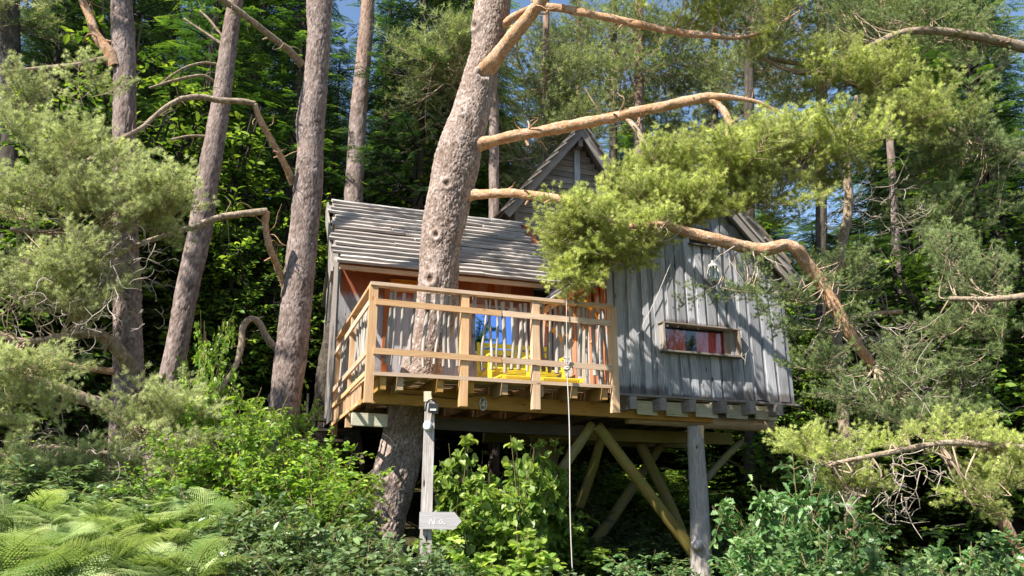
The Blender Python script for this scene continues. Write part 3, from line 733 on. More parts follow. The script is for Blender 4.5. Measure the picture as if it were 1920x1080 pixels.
plank('eave_board', rf, (RU0 + .08, EV - .0, EZ - .045), (RU1, EV - .0, EZ - .045), .075, .05, Z_, M['fresh'], 3, .002)
for uu in np.arange(.1, 3.4, .62):
    plank('rafter', rf, (uu, EV + .02, EZ - .05), (uu, EV + .5, EZ - .05 + .5), .09, .06, Z_, M['orange'], 2)
# wavy barge boards on the left gable end
for a, b in ((np.array([RU0 - .05, EV - .1, EZ - .25]), np.array([RU0 - .05, RV, RZ - .12])),):
    plank('barge_board', rf, a, b, .22, .035, nrm, M['rake'], 12, .004, wave=.045)
plank('barge_board', rf, (RU0 - .02, EV + .12, EZ - .95), (RU0 - .02, EV + .05, EZ - .05), .16, .03, Y_, M['rake'], 6, .004, wave=.02)
# back slope
bs = quadpanel('roof', [(RU0 + .1, RV + .02, RZ), (RU1 - .1, RV + .02, RZ), (RU1 - .1, RV + 1.5, EZ), (RU0 + .1, RV + 1.5, EZ)], M['siding'], (0, .02, .02))
# ceiling board under the eave closes the cabin
quadpanel('floor', [(CU0, CV, 2.9), (CU1, CV, 2.9), (CU1, CV + 2.4, 2.9), (CU0, CV + 2.4, 2.9)], M['darkwood'], (0, 0, .05))

# --- rear tower with lapped siding
TV = 5.0; TA = (5.02, 9.46); 
def tz(u): return TA[1] - 1.24 * (TA[0] - u) if u < TA[0] else TA[1] - 1.42 * (u - TA[0])
tw_ = quadpanel('tower_wall', [(3.62, TV + .03, 5.0), (6.5, TV + .03, 5.0), (6.5, TV + .03, tz(6.5)), (TA[0], TV + .03, TA[1] - .1), (3.62, TV + .03, tz(3.62) - .05)], M['felt'])
z = 5.3
while z < TA[1] - .22:
    h_ = .135; zz = z + h_ / 2
    ul = max(3.62, TA[0] - (TA[1] - .12 - zz) / 1.24); ur = min(6.5, TA[0] + (TA[1] - .12 - zz) / 1.42)
    if zz < 7.5: ul = 3.62
    if ur - ul > .12: plank('siding_board', tw_, (ul, TV, zz), (ur, TV, zz - .01), h_ + .03, .02, Z_ + Y_ * .18, M['siding'], 5, .005)
    z += h_
plank('king_post', tw_, (TA[0] - .02, TV - .05, 7.6), (TA[0] - .02, TV - .05, TA[1] - .3), .13, .05, X_, M['blue'], 4)
plank('ridge_beam', tw_, (TA[0] - .02, TV - .28, TA[1] - .33), (TA[0] - .02, TV + .5, TA[1] - .33), .18, .10, Z_, M['rake'], 2)
plank('corner_post', tw_, (3.60, TV - .03, 5.0), (3.60, TV - .03, tz(3.6) - .1), .09, .06, X_, M['siding'], 4)
for side, ue in enumerate((3.25, 6.55)):
    ze = tz(ue) + .0; ua, za = TA[0], TA[1] + .02
    L = math.hypot(ua - ue, za - ze); dd = np.array([(ua - ue) / L, 0, (za - ze) / L]); nm = np.cross(dd, Y_)
    if nm[2] < 0: nm = -nm
    e = np.array([ue, 0, ze])
    r2 = quadpanel('tower_roof', [tuple(e + Y_ * (TV - .3)), tuple(e + dd * L + Y_ * (TV - .3)), tuple(e + dd * L + Y_ * 8), tuple(e + Y_ * 8)], M['rake'], tuple(nm * .03))
    plank('rake_board', r2, e + Y_ * (TV - .32) - nm * .05, e + dd * (L + .05) + Y_ * (TV - .32) - nm * .05, .17, .035, nm, M['rake'], 5, .003)
    for k in range(9):
        c = e + dd * (L * (k + .4) / 9) + nm * .055; plank('roof_board', r2, c + Y_ * (TV - .42), c + Y_ * 8, L / 9 * 1.25, .03, dd - nm * .15, M['rake'], 3, .004)
W3 = hv(1028, 392, TV - .01)
plank('window', tw_, (W3[0] - .10, TV - .03, W3[2] - .08), (W3[0] - .10, TV - .03, W3[2] + .14), .24, .02, X_, M['skyglass'], 1, 0)
quadpanel('side_wall', [(3.62, TV + .05, 5.0), (3.62, 8, 5.0), (3.62, 8, tz(3.62)), (3.62, TV + .05, tz(3.62))], M['siding'], (.03, 0, 0))

# --- deck
dk = plank('deck', TH, (-.02, -.03, ZD - .03), (3.15, -.03, ZD - .04), .045, .03, Z_, M['fresh'], 4, .002)
k = 0; vv = 0.045
while vv < CV - .05:
    sub(plank('deck_board', None, (-.02, vv + .055, ZD - .015 - .001), (3.24, vv + .055, ZD - .02), .112, .028, Y_, M['fresh'], 4, .002), dk); vv += .124; k += 1
for px in (718, 750, 825, 883, 946, 1013, 1076, 1132):
    uu = hv(px, 712, .02)[0]; sub(plank('joist', None, (uu, .0, ZD - .125), (uu, CV, ZD - .125), .17, .075, Z_, M['beam'], 3, .002), dk)
# beams
plank('beam', TH, (.08, .45, 2.885), (4.98, .45, 2.80), .19, .08, Z_, M['beam'], 6, .002)
o = plank('beam', TH, (.05, 2.6, 2.82), (3.6, 2.6, 2.78), .2, .09, Z_, M['beam'], 4, .002)
plank('beam', TH, (-.10, .95, 2.64), (.36, .95, 2.63), .16, .12, Z_, M['palebrd'], 2, .004)
plank('beam', TH, (1.0, 1.2, 2.64), (3.4, 1.2, 2.60), .16, .12, Z_, M['darkwood'], 4, .006)
plank('beam', TH, (2.6, 1.6, 2.60), (6.0, 1.5, 2.58), .18, .12, Z_, M['mosslog'], 5, .006)
plank('beam', TH, (2.2, 2.6, 2.62), (6.1, 2.6, 2.60), .20, .12, Z_, M['mosslog'], 5, .006)
def log(name, a, b, r0, r1, mat, parent=TH, sides=14, rings=22, bend=.02, lump=.06):
    a = np.array(a, float); b = np.array(b, float); mid = (a + b) / 2 + rng.normal(size=3) * bend
    L_ = np.linalg.norm(b - a); x = (b - a) / L_; yv = np.cross(x, [0, 0, 1.] if abs(x[2]) < .9 else [1., 0, 0]); yv /= np.linalg.norm(yv); zv = np.cross(x, yv)
    Rm = np.stack([x, yv, zv], -1); PR = catmull(np.array([[0, 0, 0, r0], [*(Rm.T @ (mid - a)), (r0 + r1) / 2], [L_, 0, 0, r1]]), rings)
    N, th = tube_arrays(PR[:, :3], PR[:, 3], sides); lp = 1 + lump * rng.normal(size=(rings, sides)) * .5
    V = PR[:, None, :3] + N * (PR[:, 3][:, None] * lp)[..., None]; V = V.reshape(-1, 3); F = tube_faces(rings, sides); nV = len(V)
    V = np.vstack([V, PR[0, :3], PR[-1, :3]]); kk = np.arange(sides)
    F2 = np.vstack([np.stack([(kk + 1) % sides, kk, np.full(sides, nV)], -1), np.stack([(rings - 1) * sides + kk, (rings - 1) * sides + (kk + 1) % sides, np.full(sides, nV + 1)], -1)])
    me = mkmesh(name, V, [F, F2], mat, smooth=True)
    Mx = Matrix(((*Rm[0], a[0]), (*Rm[1], a[1]), (*Rm[2], a[2]), (0, 0, 0, 1)))
    return put(name, me, parent, Mx)
log('log_beam', (3.7, .62, 2.77), (6.08, .55, 2.72), .10, .105, M['roughlog'], lump=.08)
# support post and mossy braces
pz = lambda px, py, v: hv(px, py, v)
lp = log('support_post', pz(1303, 800, .5), (*pz(1312, 1080, .5)[:2], .2), .115, .155, M['log'], sides=20, rings=40, lump=.05)
c_ = pz(1311, 1022, .32)
kn = log('branch_stub', c_ + np.array([0, .1, 0]), c_, .075, .07, M['signw'], rings=4, bend=0, lump=.02, parent=None); sub(kn, lp)
plank('post_cleat', TH, pz(1312, 798, .42), pz(1312, 822, .42), .09, .06, X_, M['fresh'], 1)
log('brace', pz(1120, 798, .75), pz(1308, 1045, .6), .075, .085, M['mosslog'])
log('brace', pz(1112, 795, .8), pz(1000, 965, .9), .065, .08, M['mosslog'])
log('brace', pz(1128, 820, 1.5), pz(1085, 950, 1.8), .065, .08, M['mosslog'])
log('brace', pz(1390, 828, .9), pz(1322, 900, .6), .05, .055, M['mosslog'])
log('brace', pz(1196, 826, 1.9), pz(1305, 1070, 1.4), .08, .09, M['mosslog'])
log('brace', pz(1240, 832, 2.1), pz(1065, 1085, 2.1), .075, .09, M['mosslog'])
log('support_post', (1.9 + 1.45, 2.7, 2.55), (3.45, 2.7, .6), .12, .14, M['mosslog'])
log('support_post', (2.9, 1.9, 2.6), (2.8, 1.9, .6), .10, .12, M['mosslog'])

# --- railing
ZT = 4.20
rl = plank('railing', TH, (-.09, -.01, ZT + .0), (3.22, -.01, ZT - .02), .11, .045, Y_, M['fresh'], 4, .002)
def rsub(*a, **k): return sub(plank(*a, **k), rl)
rsub('top_rail', None, (-.03, -.06, ZT + .001), (-.03, 3.5, ZT - .01), .11, .045, X_, M['fresh'], seg=4, j=.002)
postpx = [(699, 755), (870, 762), (1001, 767), (1144, 772)]
for (px, py) in postpx:
    t_ = hv(px, 560, .03); rsub('rail_post', None, (t_[0] + (.0 if px > 800 else .0), .0, 2.74), (t_[0], .0, ZT - .024), .10, .09, X_, M['fresh'], seg=3, j=.002)
zr1 = hv(870, 582, -.055)[2]; zr2 = hv(870, 671, -.055)[2]
for zr in (zr1, zr2):
    rsub('rail', None, (-.02, -.058, zr + .02), (1.6, -.058, zr), .075, .025, Z_, M['fresh'], seg=3, j=.002)
    rsub('rail', None, (1.62, -.060, zr - .0), (3.16, -.060, zr - .015), .075, .025, Z_, M['fresh'], seg=3, j=.002)
# side railing posts and rails
for vv in (1.72, 3.42):
    rsub('rail_post', None, (-.03, vv, 2.60), (-.03, vv, ZT - .03), .10, .09, Y_, M['fresh'], seg=3, j=.002)
for zr in (zr1 + .01, zr2 + .01):
    rsub('rail', None, (-.088, -.02, zr), (-.088, 3.45, zr - .02), .075, .025, Z_, M['fresh'], seg=4, j=.002)
rsub('rail', None, (-.088, .05, ZD - .03), (-.088, 3.45, ZD - .05), .06, .025, Z_, M['fresh'], seg=4, j=.002)
rsub('rail', None, (-.088, .4, ZD - .33), (-.088, 3.45, ZD - .35), .05, .025, Z_, M['fresh'], seg=4, j=.002)
for k in range(24):
    vv = .55 + k * .12; rsub('slat', None, (-.06, vv, ZD - .34), (-.06, vv, ZD - .07), .03, .02, Y_, M['fresh'], seg=2, j=.003)
def stick(u0, v0, z0, u1, v1, z1, r):
    n_ = 9; a = np.array([u0, v0, z0]); b = np.array([u1, v1, z1]); L_ = np.linalg.norm(b - a); x = (b - a) / L_
    yv = np.cross(x, [1., 0, 0]); yv /= np.linalg.norm(yv); zv = np.cross(x, yv); q = np.linspace(0, 1, n_)
    amp = random.uniform(.006, .022); ph = random.random() * 6
    P = np.stack([q * L_, amp * np.sin(ph + q * random.uniform(2, 6)), amp * np.cos(ph * 2 + q * 5)], -1)
    R = r * (1.1 - .35 * q if random.random() < .5 else .75 + .35 * q) * (1 + rng.normal(size=n_) * .06)
    V, F = tubes([(P, R)], 6)
    Mx = Matrix(((x[0], yv[0], zv[0], a[0]), (x[1], yv[1], zv[1], a[1]), (x[2], yv[2], zv[2], a[2]), (0, 0, 0, 1)))
    sub(put('baluster', mkmesh('baluster', V, F, M['stick'], smooth=True), None, Mx), rl)
for px in (727, 737, 752, 772, 797, 818, 832, 844, 858, 890, 906, 920, 933, 947, 960, 974, 986, 1017, 1031, 1045, 1058, 1072, 1086, 1099, 1113, 1126):
    uu = hv(px, 610, .06)[0]; stick(uu, .065, ZD + random.uniform(.08, .14), uu + random.uniform(-.03, .03), .05, ZT - random.uniform(.03, .07), random.uniform(.019, .031))
for k in range(26):
    vv = .14 + k * .125
    if abs(vv - 1.72) < .07: continue
    stick(-.0, vv, ZD + random.uniform(-.02, .1), .0, vv + random.uniform(-.03, .03), ZT - .05, random.uniform(.017, .027))
for k in range(3):
    stick(3.16, .12 + k * .1, ZD, 3.16, .12 + k * .1, ZT - .05, .018)

# ------------------------------------------------------------------ things on the treehouse
# yellow slatted bench
bu = hv(908, 680, 1.7)[0]
bn = empty('garden_bench', h2w((bu, 1.55, ZD)), YAW, 'bright yellow slatted bench standing on the deck behind the railing', 'bench')
def bpl(nm, a, b, w_, t, wd, par=bn): return plank(nm, par, a, b, w_, t, wd, M['yellow'], 2, .001)
BW = 1.16
for x0, x1 in ((.06, .55), (.64, BW - .03)):
    for k in range(4): bpl('back_slat', (x0, .40 + .02 * k, .50 + .11 * k), (x1, .40 + .02 * k, .50 + .11 * k), .07, .02, Z_)
for k in range(6): bpl('seat_slat', (0, -.12 + .09 * k, .38 - .008 * k), (BW, -.12 + .09 * k, .38 - .008 * k), .072, .022, Y_)
for x in (.0, .59, BW):
    bpl('leg', (x, -.15, 0), (x, -.12, .56), .05, .05, X_); bpl('leg', (x, .36, 0), (x, .46, .86), .05, .05, X_)
    bpl('armrest', (x, -.2, .57), (x, .42, .57), .06, .03, X_)
bpl('stretcher', (0, -.1, .12), (BW, -.1, .12), .05, .03, Z_); bpl('stretcher', (0, .3, .12), (BW, .3, .12), .05, .03, Z_)
for k in range(6): bpl('footrest_slat', (-.05, -.75 + .08 * k, .17), (BW + .05, -.75 + .08 * k, .17), .06, .02, Y_)
for x in (.0, .55, BW): bpl('footrest_rail', (x, -.8, .14), (x, -.15, .14), .05, .03, X_); bpl('leg', (x, -.75, 0), (x, -.75, .14), .04, .04, X_)

# rope hanging from the railing, with a knot and loop
rp = empty('rope', h2w((2.75, -.1, 3.3)), YAW, 'white rope knotted to the lower rail and hanging down in front of the deck', 'rope')
p0 = hv(1064, 655, -.10); base_ = np.array([2.75, -.1, 3.3])
r_top = hv(1062, 535, -.1) - base_; r_mid = hv(1063, 690, -.1) - base_; r_bot = hv(1074, 1090, -.12) - base_
V, F = tubes([(catmull([r_mid, r_mid * .7 + r_bot * .3 + [.012, 0, 0], r_mid * .3 + r_bot * .7 - [.01, 0, 0], r_bot, r_bot - [0, 0, .25]], 60), .0075)], 6); put('hanging_line', mkmesh('hanging_line', V, F, M['rope'], smooth=True), rp)
V, F = tubes([(catmull([r_top, (r_top + r_mid) / 2, r_mid], 10), .006)], 6); put('upper_line', mkmesh('upper_line', V, F, M['rope'], smooth=True), rp)
a = np.linspace(0, 4 * np.pi, 40); V, F = tubes([(np.stack([.028 * np.cos(a), .028 * np.sin(a), .012 * np.sin(2.5 * a) + .012 * a / 6], -1) + r_mid - [0, 0, .02], .013)], 6); put('knot', mkmesh('knot', V, F, M['rope'], smooth=True), rp)
a = np.linspace(0, 2 * np.pi, 24); V, F = tubes([(np.stack([.035 * np.sin(a), .01 * np.cos(a), .05 * np.cos(a)], -1) + r_mid + [0, 0, .09], .007), (np.array([[-.05, 0, .14], [0, 0, .12], [.05, 0, .15]]) + r_mid, .007)], 6); put('loop', mkmesh('loop', V, F, M['rope'], smooth=True), rp)

# oval bulkhead lamp on the beam
lpos = hv(906, 757, .40)
lm = empty('bulkhead_lamp', h2w(lpos), YAW, 'small oval bulkhead lamp with a wire guard on the deck beam', 'lamp')
def oval(name, a_, b_, y0, y1, mat, par, n=20, dome=0):
    th = np.linspace(0, 2 * np.pi, n, endpoint=False); rings = [(1, y0), (1, (y0 + y1) / 2), (.85, y1), (.45, y1 - dome), (.05, y1 - dome * 1.2)]
    V = np.vstack([np.stack([a_ * s_ * np.cos(th), np.full(n, y_), b_ * s_ * np.sin(th)], -1) for s_, y_ in rings])
    return put(name, mkmesh(name, V, tube_faces(len(rings), n), mat, smooth=True), par)
oval('base', .048, .085, .05, .02, M['white'], lm); oval('glass_cover', .038, .072, .02, -.01, M['lampglass'], lm, dome=.02)
th = np.linspace(0, 2 * np.pi, 30)
V, F = tubes([(np.stack([.046 * np.cos(th), 0 * th - .0, .083 * np.sin(th)], -1), .006), (np.array([[0, 0, -.083], [0, -.04, -.04], [0, -.045, .04], [0, 0, .083]]), .004), (np.array([[-.046, 0, .02], [-.02, -.038, .02], [.02, -.038, .02], [.046, 0, .02]]), .004), (np.array([[-.046, 0, -.03], [-.02, -.038, -.03], [.02, -.038, -.03], [.046, 0, -.03]]), .004)], 6)
put('wire_guard', mkmesh('wire_guard', V, F, M['white'], smooth=True), lm)
# cable along the beam
cb = [hv(738, 720, .3), hv(745, 735, .38), hv(770, 740, .395), hv(800, 741, .395), hv(850, 748, .395), hv(880, 744, .395), hv(905, 740, .395)]
V, F = tubes([(catmull([h2w(p) for p in cb], 50), .006)], 5)
tag(put('cable', mkmesh('cable', V, F, M['black'], smooth=True)), 'thin black cable clipped along the deck beam to the oval lamp', 'cable')

# hanging lantern on the gable wall
lt = hv(1337, 512, .22)
ln = empty('hanging_lantern', h2w(lt), YAW, 'small pale caged lantern hanging in front of the blue-grey gable under the bough', 'lantern')
V = []; th = np.linspace(0, 2 * np.pi, 9)[:-1]
bars = [(np.array([[.075 * math.cos(t), .075 * math.sin(t), -.10], [.085 * math.cos(t), .085 * math.sin(t), 0], [.05 * math.cos(t), .05 * math.sin(t), .12]]), .009) for t in th]
V, F = tubes(bars, 5); put('cage', mkmesh('cage', V, F, M['lanternm'], smooth=True), ln)
V, F = tubes([(np.array([[0, 0, z_] for z_ in (.10, .13, .15, .20)]), np.array([.07, .06, .02, .008]))], 12); put('cap', mkmesh('cap', V, F, M['lanternm'], smooth=True), ln)
V, F = tubes([(np.array([[0, 0, z_] for z_ in (-.14, -.10, -.095)]), np.array([.05, .09, .01]))], 12); put('base', mkmesh('base', V, F, M['lanternm'], smooth=True), ln)
V, F = tubes([(np.array([[0, 0, z_] for z_ in (-.09, 0, .08)]), np.array([.045, .055, .04]))], 10); put('candle_glass', mkmesh('candle_glass', V, F, M['lampglass'], smooth=True), ln)
V, F = tubes([(np.array([[0, 0, .2], [0, .0, .75]]), .003)], 4); put('hanger', mkmesh('hanger', V, F, M['black']), ln)
# slack string on the gable wall
st = [hv(1267, 470, .30), hv(1232, 555, .30), hv(1205, 610, .31), hv(1190, 640, .30), hv(1191, 652, .29), hv(1184, 657, .30)]
V, F = tubes([(catmull([h2w(p) for p in st], 30), .0045)], 5)
tag(put('string', mkmesh('string', V, F, M['rope'])), 'thin pale string running slantwise down the blue-grey gable wall', 'string')

# ------------------------------------------------------------------ signpost in front of the deck
SY = 7.2
sp0 = at(795, 1180, SY); sp1 = at(803, 740, SY)
sg = empty('signpost', (sp0[0], SY, float(gz(sp0[0], SY))), .12, 'weathered grey wooden post with a pointed arrow board in front of the pine base', 'signpost')
org = np.array(sg.location); cr, sr = math.cos(-.12), math.sin(-.12)
def sl_(p): d = np.asarray(p) - org; return np.array([cr * d[0] - sr * d[1], sr * d[0] + cr * d[1], d[2]])
plank('post', sg, sl_(at(793, 1200, SY)), sl_(at(806, 752, SY)), .115, .09, X_, M['blue'] if False else M['log'], 6, .004, taper=.8)
plank('post_cap', sg, sl_(at(803, 754, SY)) + [-.005, -.02, 0], sl_(at(803, 735, SY)) + [-.005, -.02, 0], .075, .06, X_, M['palebrd'], 1)
ac = sl_(at(826, 976, SY)) + np.array([0, -.08, 0]); k_ = mpp(SY) * 1.0
pts = [(-38, -15), (24, -15), (37, 1), (24, 15), (-38, 14)]
pts = [(ac[0] + x * k_, ac[1], ac[2] - y * k_) for x, y in pts][::-1]
ab = quadpanel('arrow_board', pts, M['signw'], (0, .025, 0), sg)
# faint hand-painted marks as far as they can be made out
def strokes(ls, par):
    sp = [(np.array([(ac[0] + x * k_, ac[1] + .002, ac[2] - y * k_) for x, y in l]), .005) for l in ls]
    V, F = tubes(sp, 5); put('painted_lettering', mkmesh('painted_lettering', V, F, M['chalk']), par)
strokes([[(-20, 7), (-18, -4)], [(-18, -4), (-12, 7)], [(-12, 7), (-10, -4)], [(3, -1), (-1, -1), (-3, 3), (-1, 6), (2, 4), (3, -1), (4, 5), (8, 6)]], ab)
# flood lamp with sensor and a white disc on the post
fl_ = at(813, 765, SY - .1)
fo = empty('floodlight', fl_, 0, 'small black flood lamp strapped to the top of the grey signpost', 'lamp')
plank('housing', fo, (-.045, 0, 0), (.045, 0, -.01), .085, .07, Z_, M['black'], 2, .001); plank('lens', fo, (-.028, -.040, -.02), (.028, -.040, -.02), .018, .008, Z_, M['lanternm'], 1, 0)
V, F = tubes([(catmull([(.02, .02, .05), (-.02, -.01, .075), (-.06, 0, .05), (-.075, 0, -.03)], 16), .008)], 6); put('cable', mkmesh('cable', V, F, M['black'], smooth=True), fo)
do = empty('bell', at(801, 798, SY - .09), 0, 'round pale metal disc fixed to the middle of the grey signpost', 'disc')
oval('dome', .036, .042, .03, -.02, M['white'], do, dome=-.01); oval('rim', .042, .048, .04, .02, M['lanternm'], do)

# wooden steps left of the treehouse
so = empty('wooden_steps', at(615, 880, 12.5), .3, 'dark old wooden steps and picket rail at the left end of the treehouse', 'steps')
for k in range(5): plank('tread', so, (-.5, .25 * k, .1 + .19 * k), (.5, .25 * k, .1 + .19 * k), .24, .04, Y_, M['darkwood'], 2)
for sx in (-.52, .52): plank('stringer', so, (sx, -.1, 0), (sx, 1.15, .95), .2, .05, Z_, M['darkwood'], 2)
for k in range(6): plank('picket', so, (-.55 + .13 * k - .3, 1.3, .75), (-.55 + .13 * k - .3, 1.3, 1.35), .035, .03, X_, M['darkwood'], 2)

# ------------------------------------------------------------------ trees
def Wp(lst, Y, origin):      # px polyline -> points relative to tree origin; lst of (px,py,width_px[,dY])
    P, R = [], []
    for q in lst:
        y = Y + (q[3] if len(q) > 3 else 0); P.append(at(q[0], q[1], y) - origin); R.append(q[2] / 2 * y / FOC / ray(q[0], q[1])[1] * .95)
    return P, R
def tree_root(name, lst, Y, label, cat='pine tree', group=None, deep=0):
    px, py = lst[0][:2]; b = at(px, py, Y + (lst[0][3] if len(lst[0]) > 3 else 0)); b[2] = min(b[2], float(gz(b[0], b[1])))
    return empty(name, b, 0, label, cat, group), b

SPR = {'n': 0}
def sprays(root, origin, blobs, n, lib, seed, sc_=(.55, .95), limbs=None, up=.35, out=1.0, flat=.3, name='needle_spray', src=None):
    """foliage sprays of a bough: blobs (px,py,Y,rx,ry,rd) ; twig drawn from the nearest limb point"""
    rs = np.random.default_rng(seed); tw = []
    wts = np.array([b[3] * b[4] for b in blobs], float); wts /= wts.sum()
    L = np.array(limbs) if limbs is not None else None
    for i in range(n):
        b = blobs[rs.choice(len(blobs), p=wts)]
        d = rs.normal(size=3); d /= np.linalg.norm(d); r = rs.random() ** .45
        Y = b[2] + d[1] * r * b[5]; c = at(b[0], b[1], b[2]); k = mpp(b[2]) * 1.05
        p = c + np.array([d[0] * r * b[3] * k, d[1] * r * b[5], d[2] * r * b[4] * k])
        o = (p - c) / np.array([b[3] * k, b[5], b[4] * k]); o[2] *= .5
        s = rs.uniform(*sc_)
        dr_ = o * out + np.array([0, -.1, up]) + rs.normal(size=3) * .35
        if L is not None:
            j = np.argmin(np.linalg.norm(L - p, axis=1) + rs.uniform(0, .45, len(L))); q = p - L[j]; dr_ = dr_ + q / (np.linalg.norm(q) + .2) * .6
        dr_[2] *= .8; Rm = frames(dr_[None], rs, roll=flat)[0]
        pb = p - Rm[:, 0] * s * .45
        Mx = Matrix(((*(Rm[0] * s), pb[0] - origin[0]), (*(Rm[1] * s), pb[1] - origin[1]), (*(Rm[2] * s), pb[2] - origin[2]), (0, 0, 0, 1)))
        put(name, lib[rs.integers(len(lib))], root, Mx)
        if L is not None and np.linalg.norm(L[j] - pb) < 1.1:
            a = L[j]; m_ = (a + pb) / 2 + np.array([0, 0, -.12 * np.linalg.norm(pb - a)]) + rs.normal(size=3) * .05
            tw.append((catmull([a - origin, m_ - origin, pb - origin], 9), np.linspace(.009, .005, 9)))
    if tw:
        V, F = tubes(tw, 5); tag(put('twigs', mkmesh('twigs', V, F, M['twig'], smooth=True), root), kind='stuff')
def limbpts(lst, Y, n=24):
    P = [at(q[0], q[1], Y + (q[3] if len(q) > 3 else 0)) for q in lst]; return list(catmull(P, n))
def limb(root, origin, lst, Y, mat, seed, rings=90, sides=24, plate=.045, amp=.004, name='limb', lump=.06):
    P, R = Wp(lst, Y, origin); Q = catmull(P, 40); rl_ = np.random.default_rng(seed); tw = []
    lw_ = rl_.normal(size=(40, 3)).cumsum(0) * .004; RR = np.interp(np.linspace(0, 1, 40), np.linspace(0, 1, len(R)), R)
    for _ in range(max(3, int(len(lst) * 1.6))):
        k = rl_.integers(6, 38); d = rl_.normal(size=3) + np.array([0, -.2, .1]); d /= np.linalg.norm(d); stub = rl_.random() < .45
        l = rl_.uniform(.05, .12) if stub else rl_.uniform(.2, .55); r_ = max(.004, RR[k] * (.32 if stub else .16)); p = Q[k]; pts = [p]
        for j in range(3 if stub else 6): d = d + rl_.normal(size=3) * (.1 if stub else .4); d /= np.linalg.norm(d); pts.append(pts[-1] + d * (l + RR[k]) / (3 if stub else 6))
        tw.append((catmull(pts, 8), np.linspace(r_, r_ * (.7 if stub else .3), 8)))
    V, F = tubes(tw, 6); put('side_twigs', mkmesh('side_twigs', V, F, mat, {"fis": np.full(len(V), .5), "tone": np.full(len(V), .4)}, smooth=True), root)["kind"] = 'stuff'
    return trunk(name, root, P, R, mat, rings, sides, plate, amp, seed, lump=lump, knots=2)
def deadtwigs(root, origin, centre, Y, n, seed, spread=60, ln=.5, mat='twigdead', r=.006, dirb=(0, 0, 0)):
    rs = np.random.default_rng(seed); tw = []
    for i in range(n):
        a = at(centre[0] + rs.normal() * spread, centre[1] + rs.normal() * spread * .5, Y + rs.normal() * .3) - origin
        d = rs.normal(size=3) + np.array(dirb); d /= np.linalg.norm(d); l = ln * rs.uniform(.4, 1.2)
        P = [a]; 
        for k in range(5): d = d + rs.normal(size=3) * .45; d /= np.linalg.norm(d); P.append(P[-1] + d * l / 5)
        tw.append((catmull(P, 10), np.linspace(r, r * .35, 10)))
        for m_ in range(2):
            b = P[rs.integers(1, 5)]; e = rs.normal(size=3); e /= np.linalg.norm(e); tw.append((np.array([b, b + e * l * .15 + rs.normal(size=3) * .02, b + e * l * .32]), np.array([r * .6, r * .45, r * .2])))
    V, F = tubes(tw, 4); tag(put('dead_twigs', mkmesh('dead_twigs', V, F, M[mat], smooth=True), root), kind='stuff')

# --- the big pine that carries the deck
BY = 10.95
bl = [(705, 1080, 135, -.5), (712, 985, 105, -.35), (742, 880, 92, -.2), (765, 780, 86, -.1), (792, 690, 84), (812, 600, 82), (822, 520, 80), (828, 450, 84), (842, 370, 86), (858, 300, 90), (880, 225, 80), (898, 150, 66), (912, 95, 62), (918, 45, 72), (926, 0, 70), (940, -120, 62), (950, -300, 52), (955, -520, 40)]
bp, bo = tree_root('pine_tree', bl, BY, 'thick twisting pine growing up through the deck, with long orange limbs to the right')
P, R = Wp(bl, BY, bo)
R = [x * .95 for x in R]
KP = [(at(px, py, BY + dy) - bo, r * mpp(BY)) for (px, py, dy, r) in ((838, 345, -.31, 10), (817, 440, -.31, 10), (805, 522, -.30, 13), (868, 212, -.26, 10), (866, 258, -.30, 5), (888, 46, -.2, 13), (905, 140, -.22, 14))]
trunk('trunk', bp, P, R, M['bark'], 760, 176, .038, .014, 3, knots=0, lump=.07, kp=KP)
LB = {}
LB['a'] = [(885, 170, 50, .05), (905, 138, 37, -.12), (925, 115, 32, -.25), (960, 70, 27, -.4), (1000, 22, 25, -.6), (1035, -40, 24, -.8), (1080, -130, 20, -1.0), (1130, -230, 14, -1.3)]
LB['b'] = [(915, 70, 24, 0), (940, 50, 18, -.1), (965, 32, 15, -.2), (1000, 15, 14, -.3), (1040, 14, 15, -.4), (1100, 25, 15, -.6), (1190, 44, 14, -.7), (1260, 58, 13, -.8), (1325, 66, 12, -1.), (1390, 70, 7, -1.), (1450, 50, 4, -1.), (1500, 20, 2, -1.)]
LB['c'] = [(862, 282, 50, .05), (885, 274, 34, -.06), (915, 267, 24, -.15), (960, 256, 21, -.32), (1060, 238, 22, -.7), (1150, 220, 21, -1.0), (1240, 200, 19, -1.3), (1322, 184, 19, -1.5), (1380, 184, 10, -1.6), (1440, 200, 7, -1.6), (1500, 245, 4, -1.6), (1550, 270, 2, -1.7)]
LB['c2'] = [(1322, 184, 15, -1.5), (1350, 200, 13, -1.55), (1366, 228, 14, -1.6), (1368, 280, 12, -1.7), (1400, 330, 8, -1.9), (1450, 350, 4, -1.9), (1500, 330, 2, -1.9)]
LB['c3'] = [(1168, 216, 11, -1.0), (1192, 240, 10, -1.2), (1206, 265, 9, -1.4), (1230, 300, 8, -1.6)]
LB['d'] = [(845, 368, 40, .05), (875, 366, 27, -.06), (905, 364, 19, -.18), (960, 362, 17, -.6), (1030, 370, 17, -.9), (1110, 378, 15, -1.3), (1200, 385, 12, -1.7), (1300, 370, 9, -2.0)]
for k, l in LB.items():
    limb(bp, bo, l, BY, M['barklimb'] if k != 'c3' else M['limbgrey'], 40 + len(k) + ord(k[0]), rings=150, sides=32, plate=.05, amp=.006, lump=.13)
lc = limbpts(LB['c'], BY)[13:] + limbpts(LB['c2'], BY)[4:] + limbpts(LB['c3'], BY) + limbpts(LB['d'], BY)[11:]
F1Y = 9.3
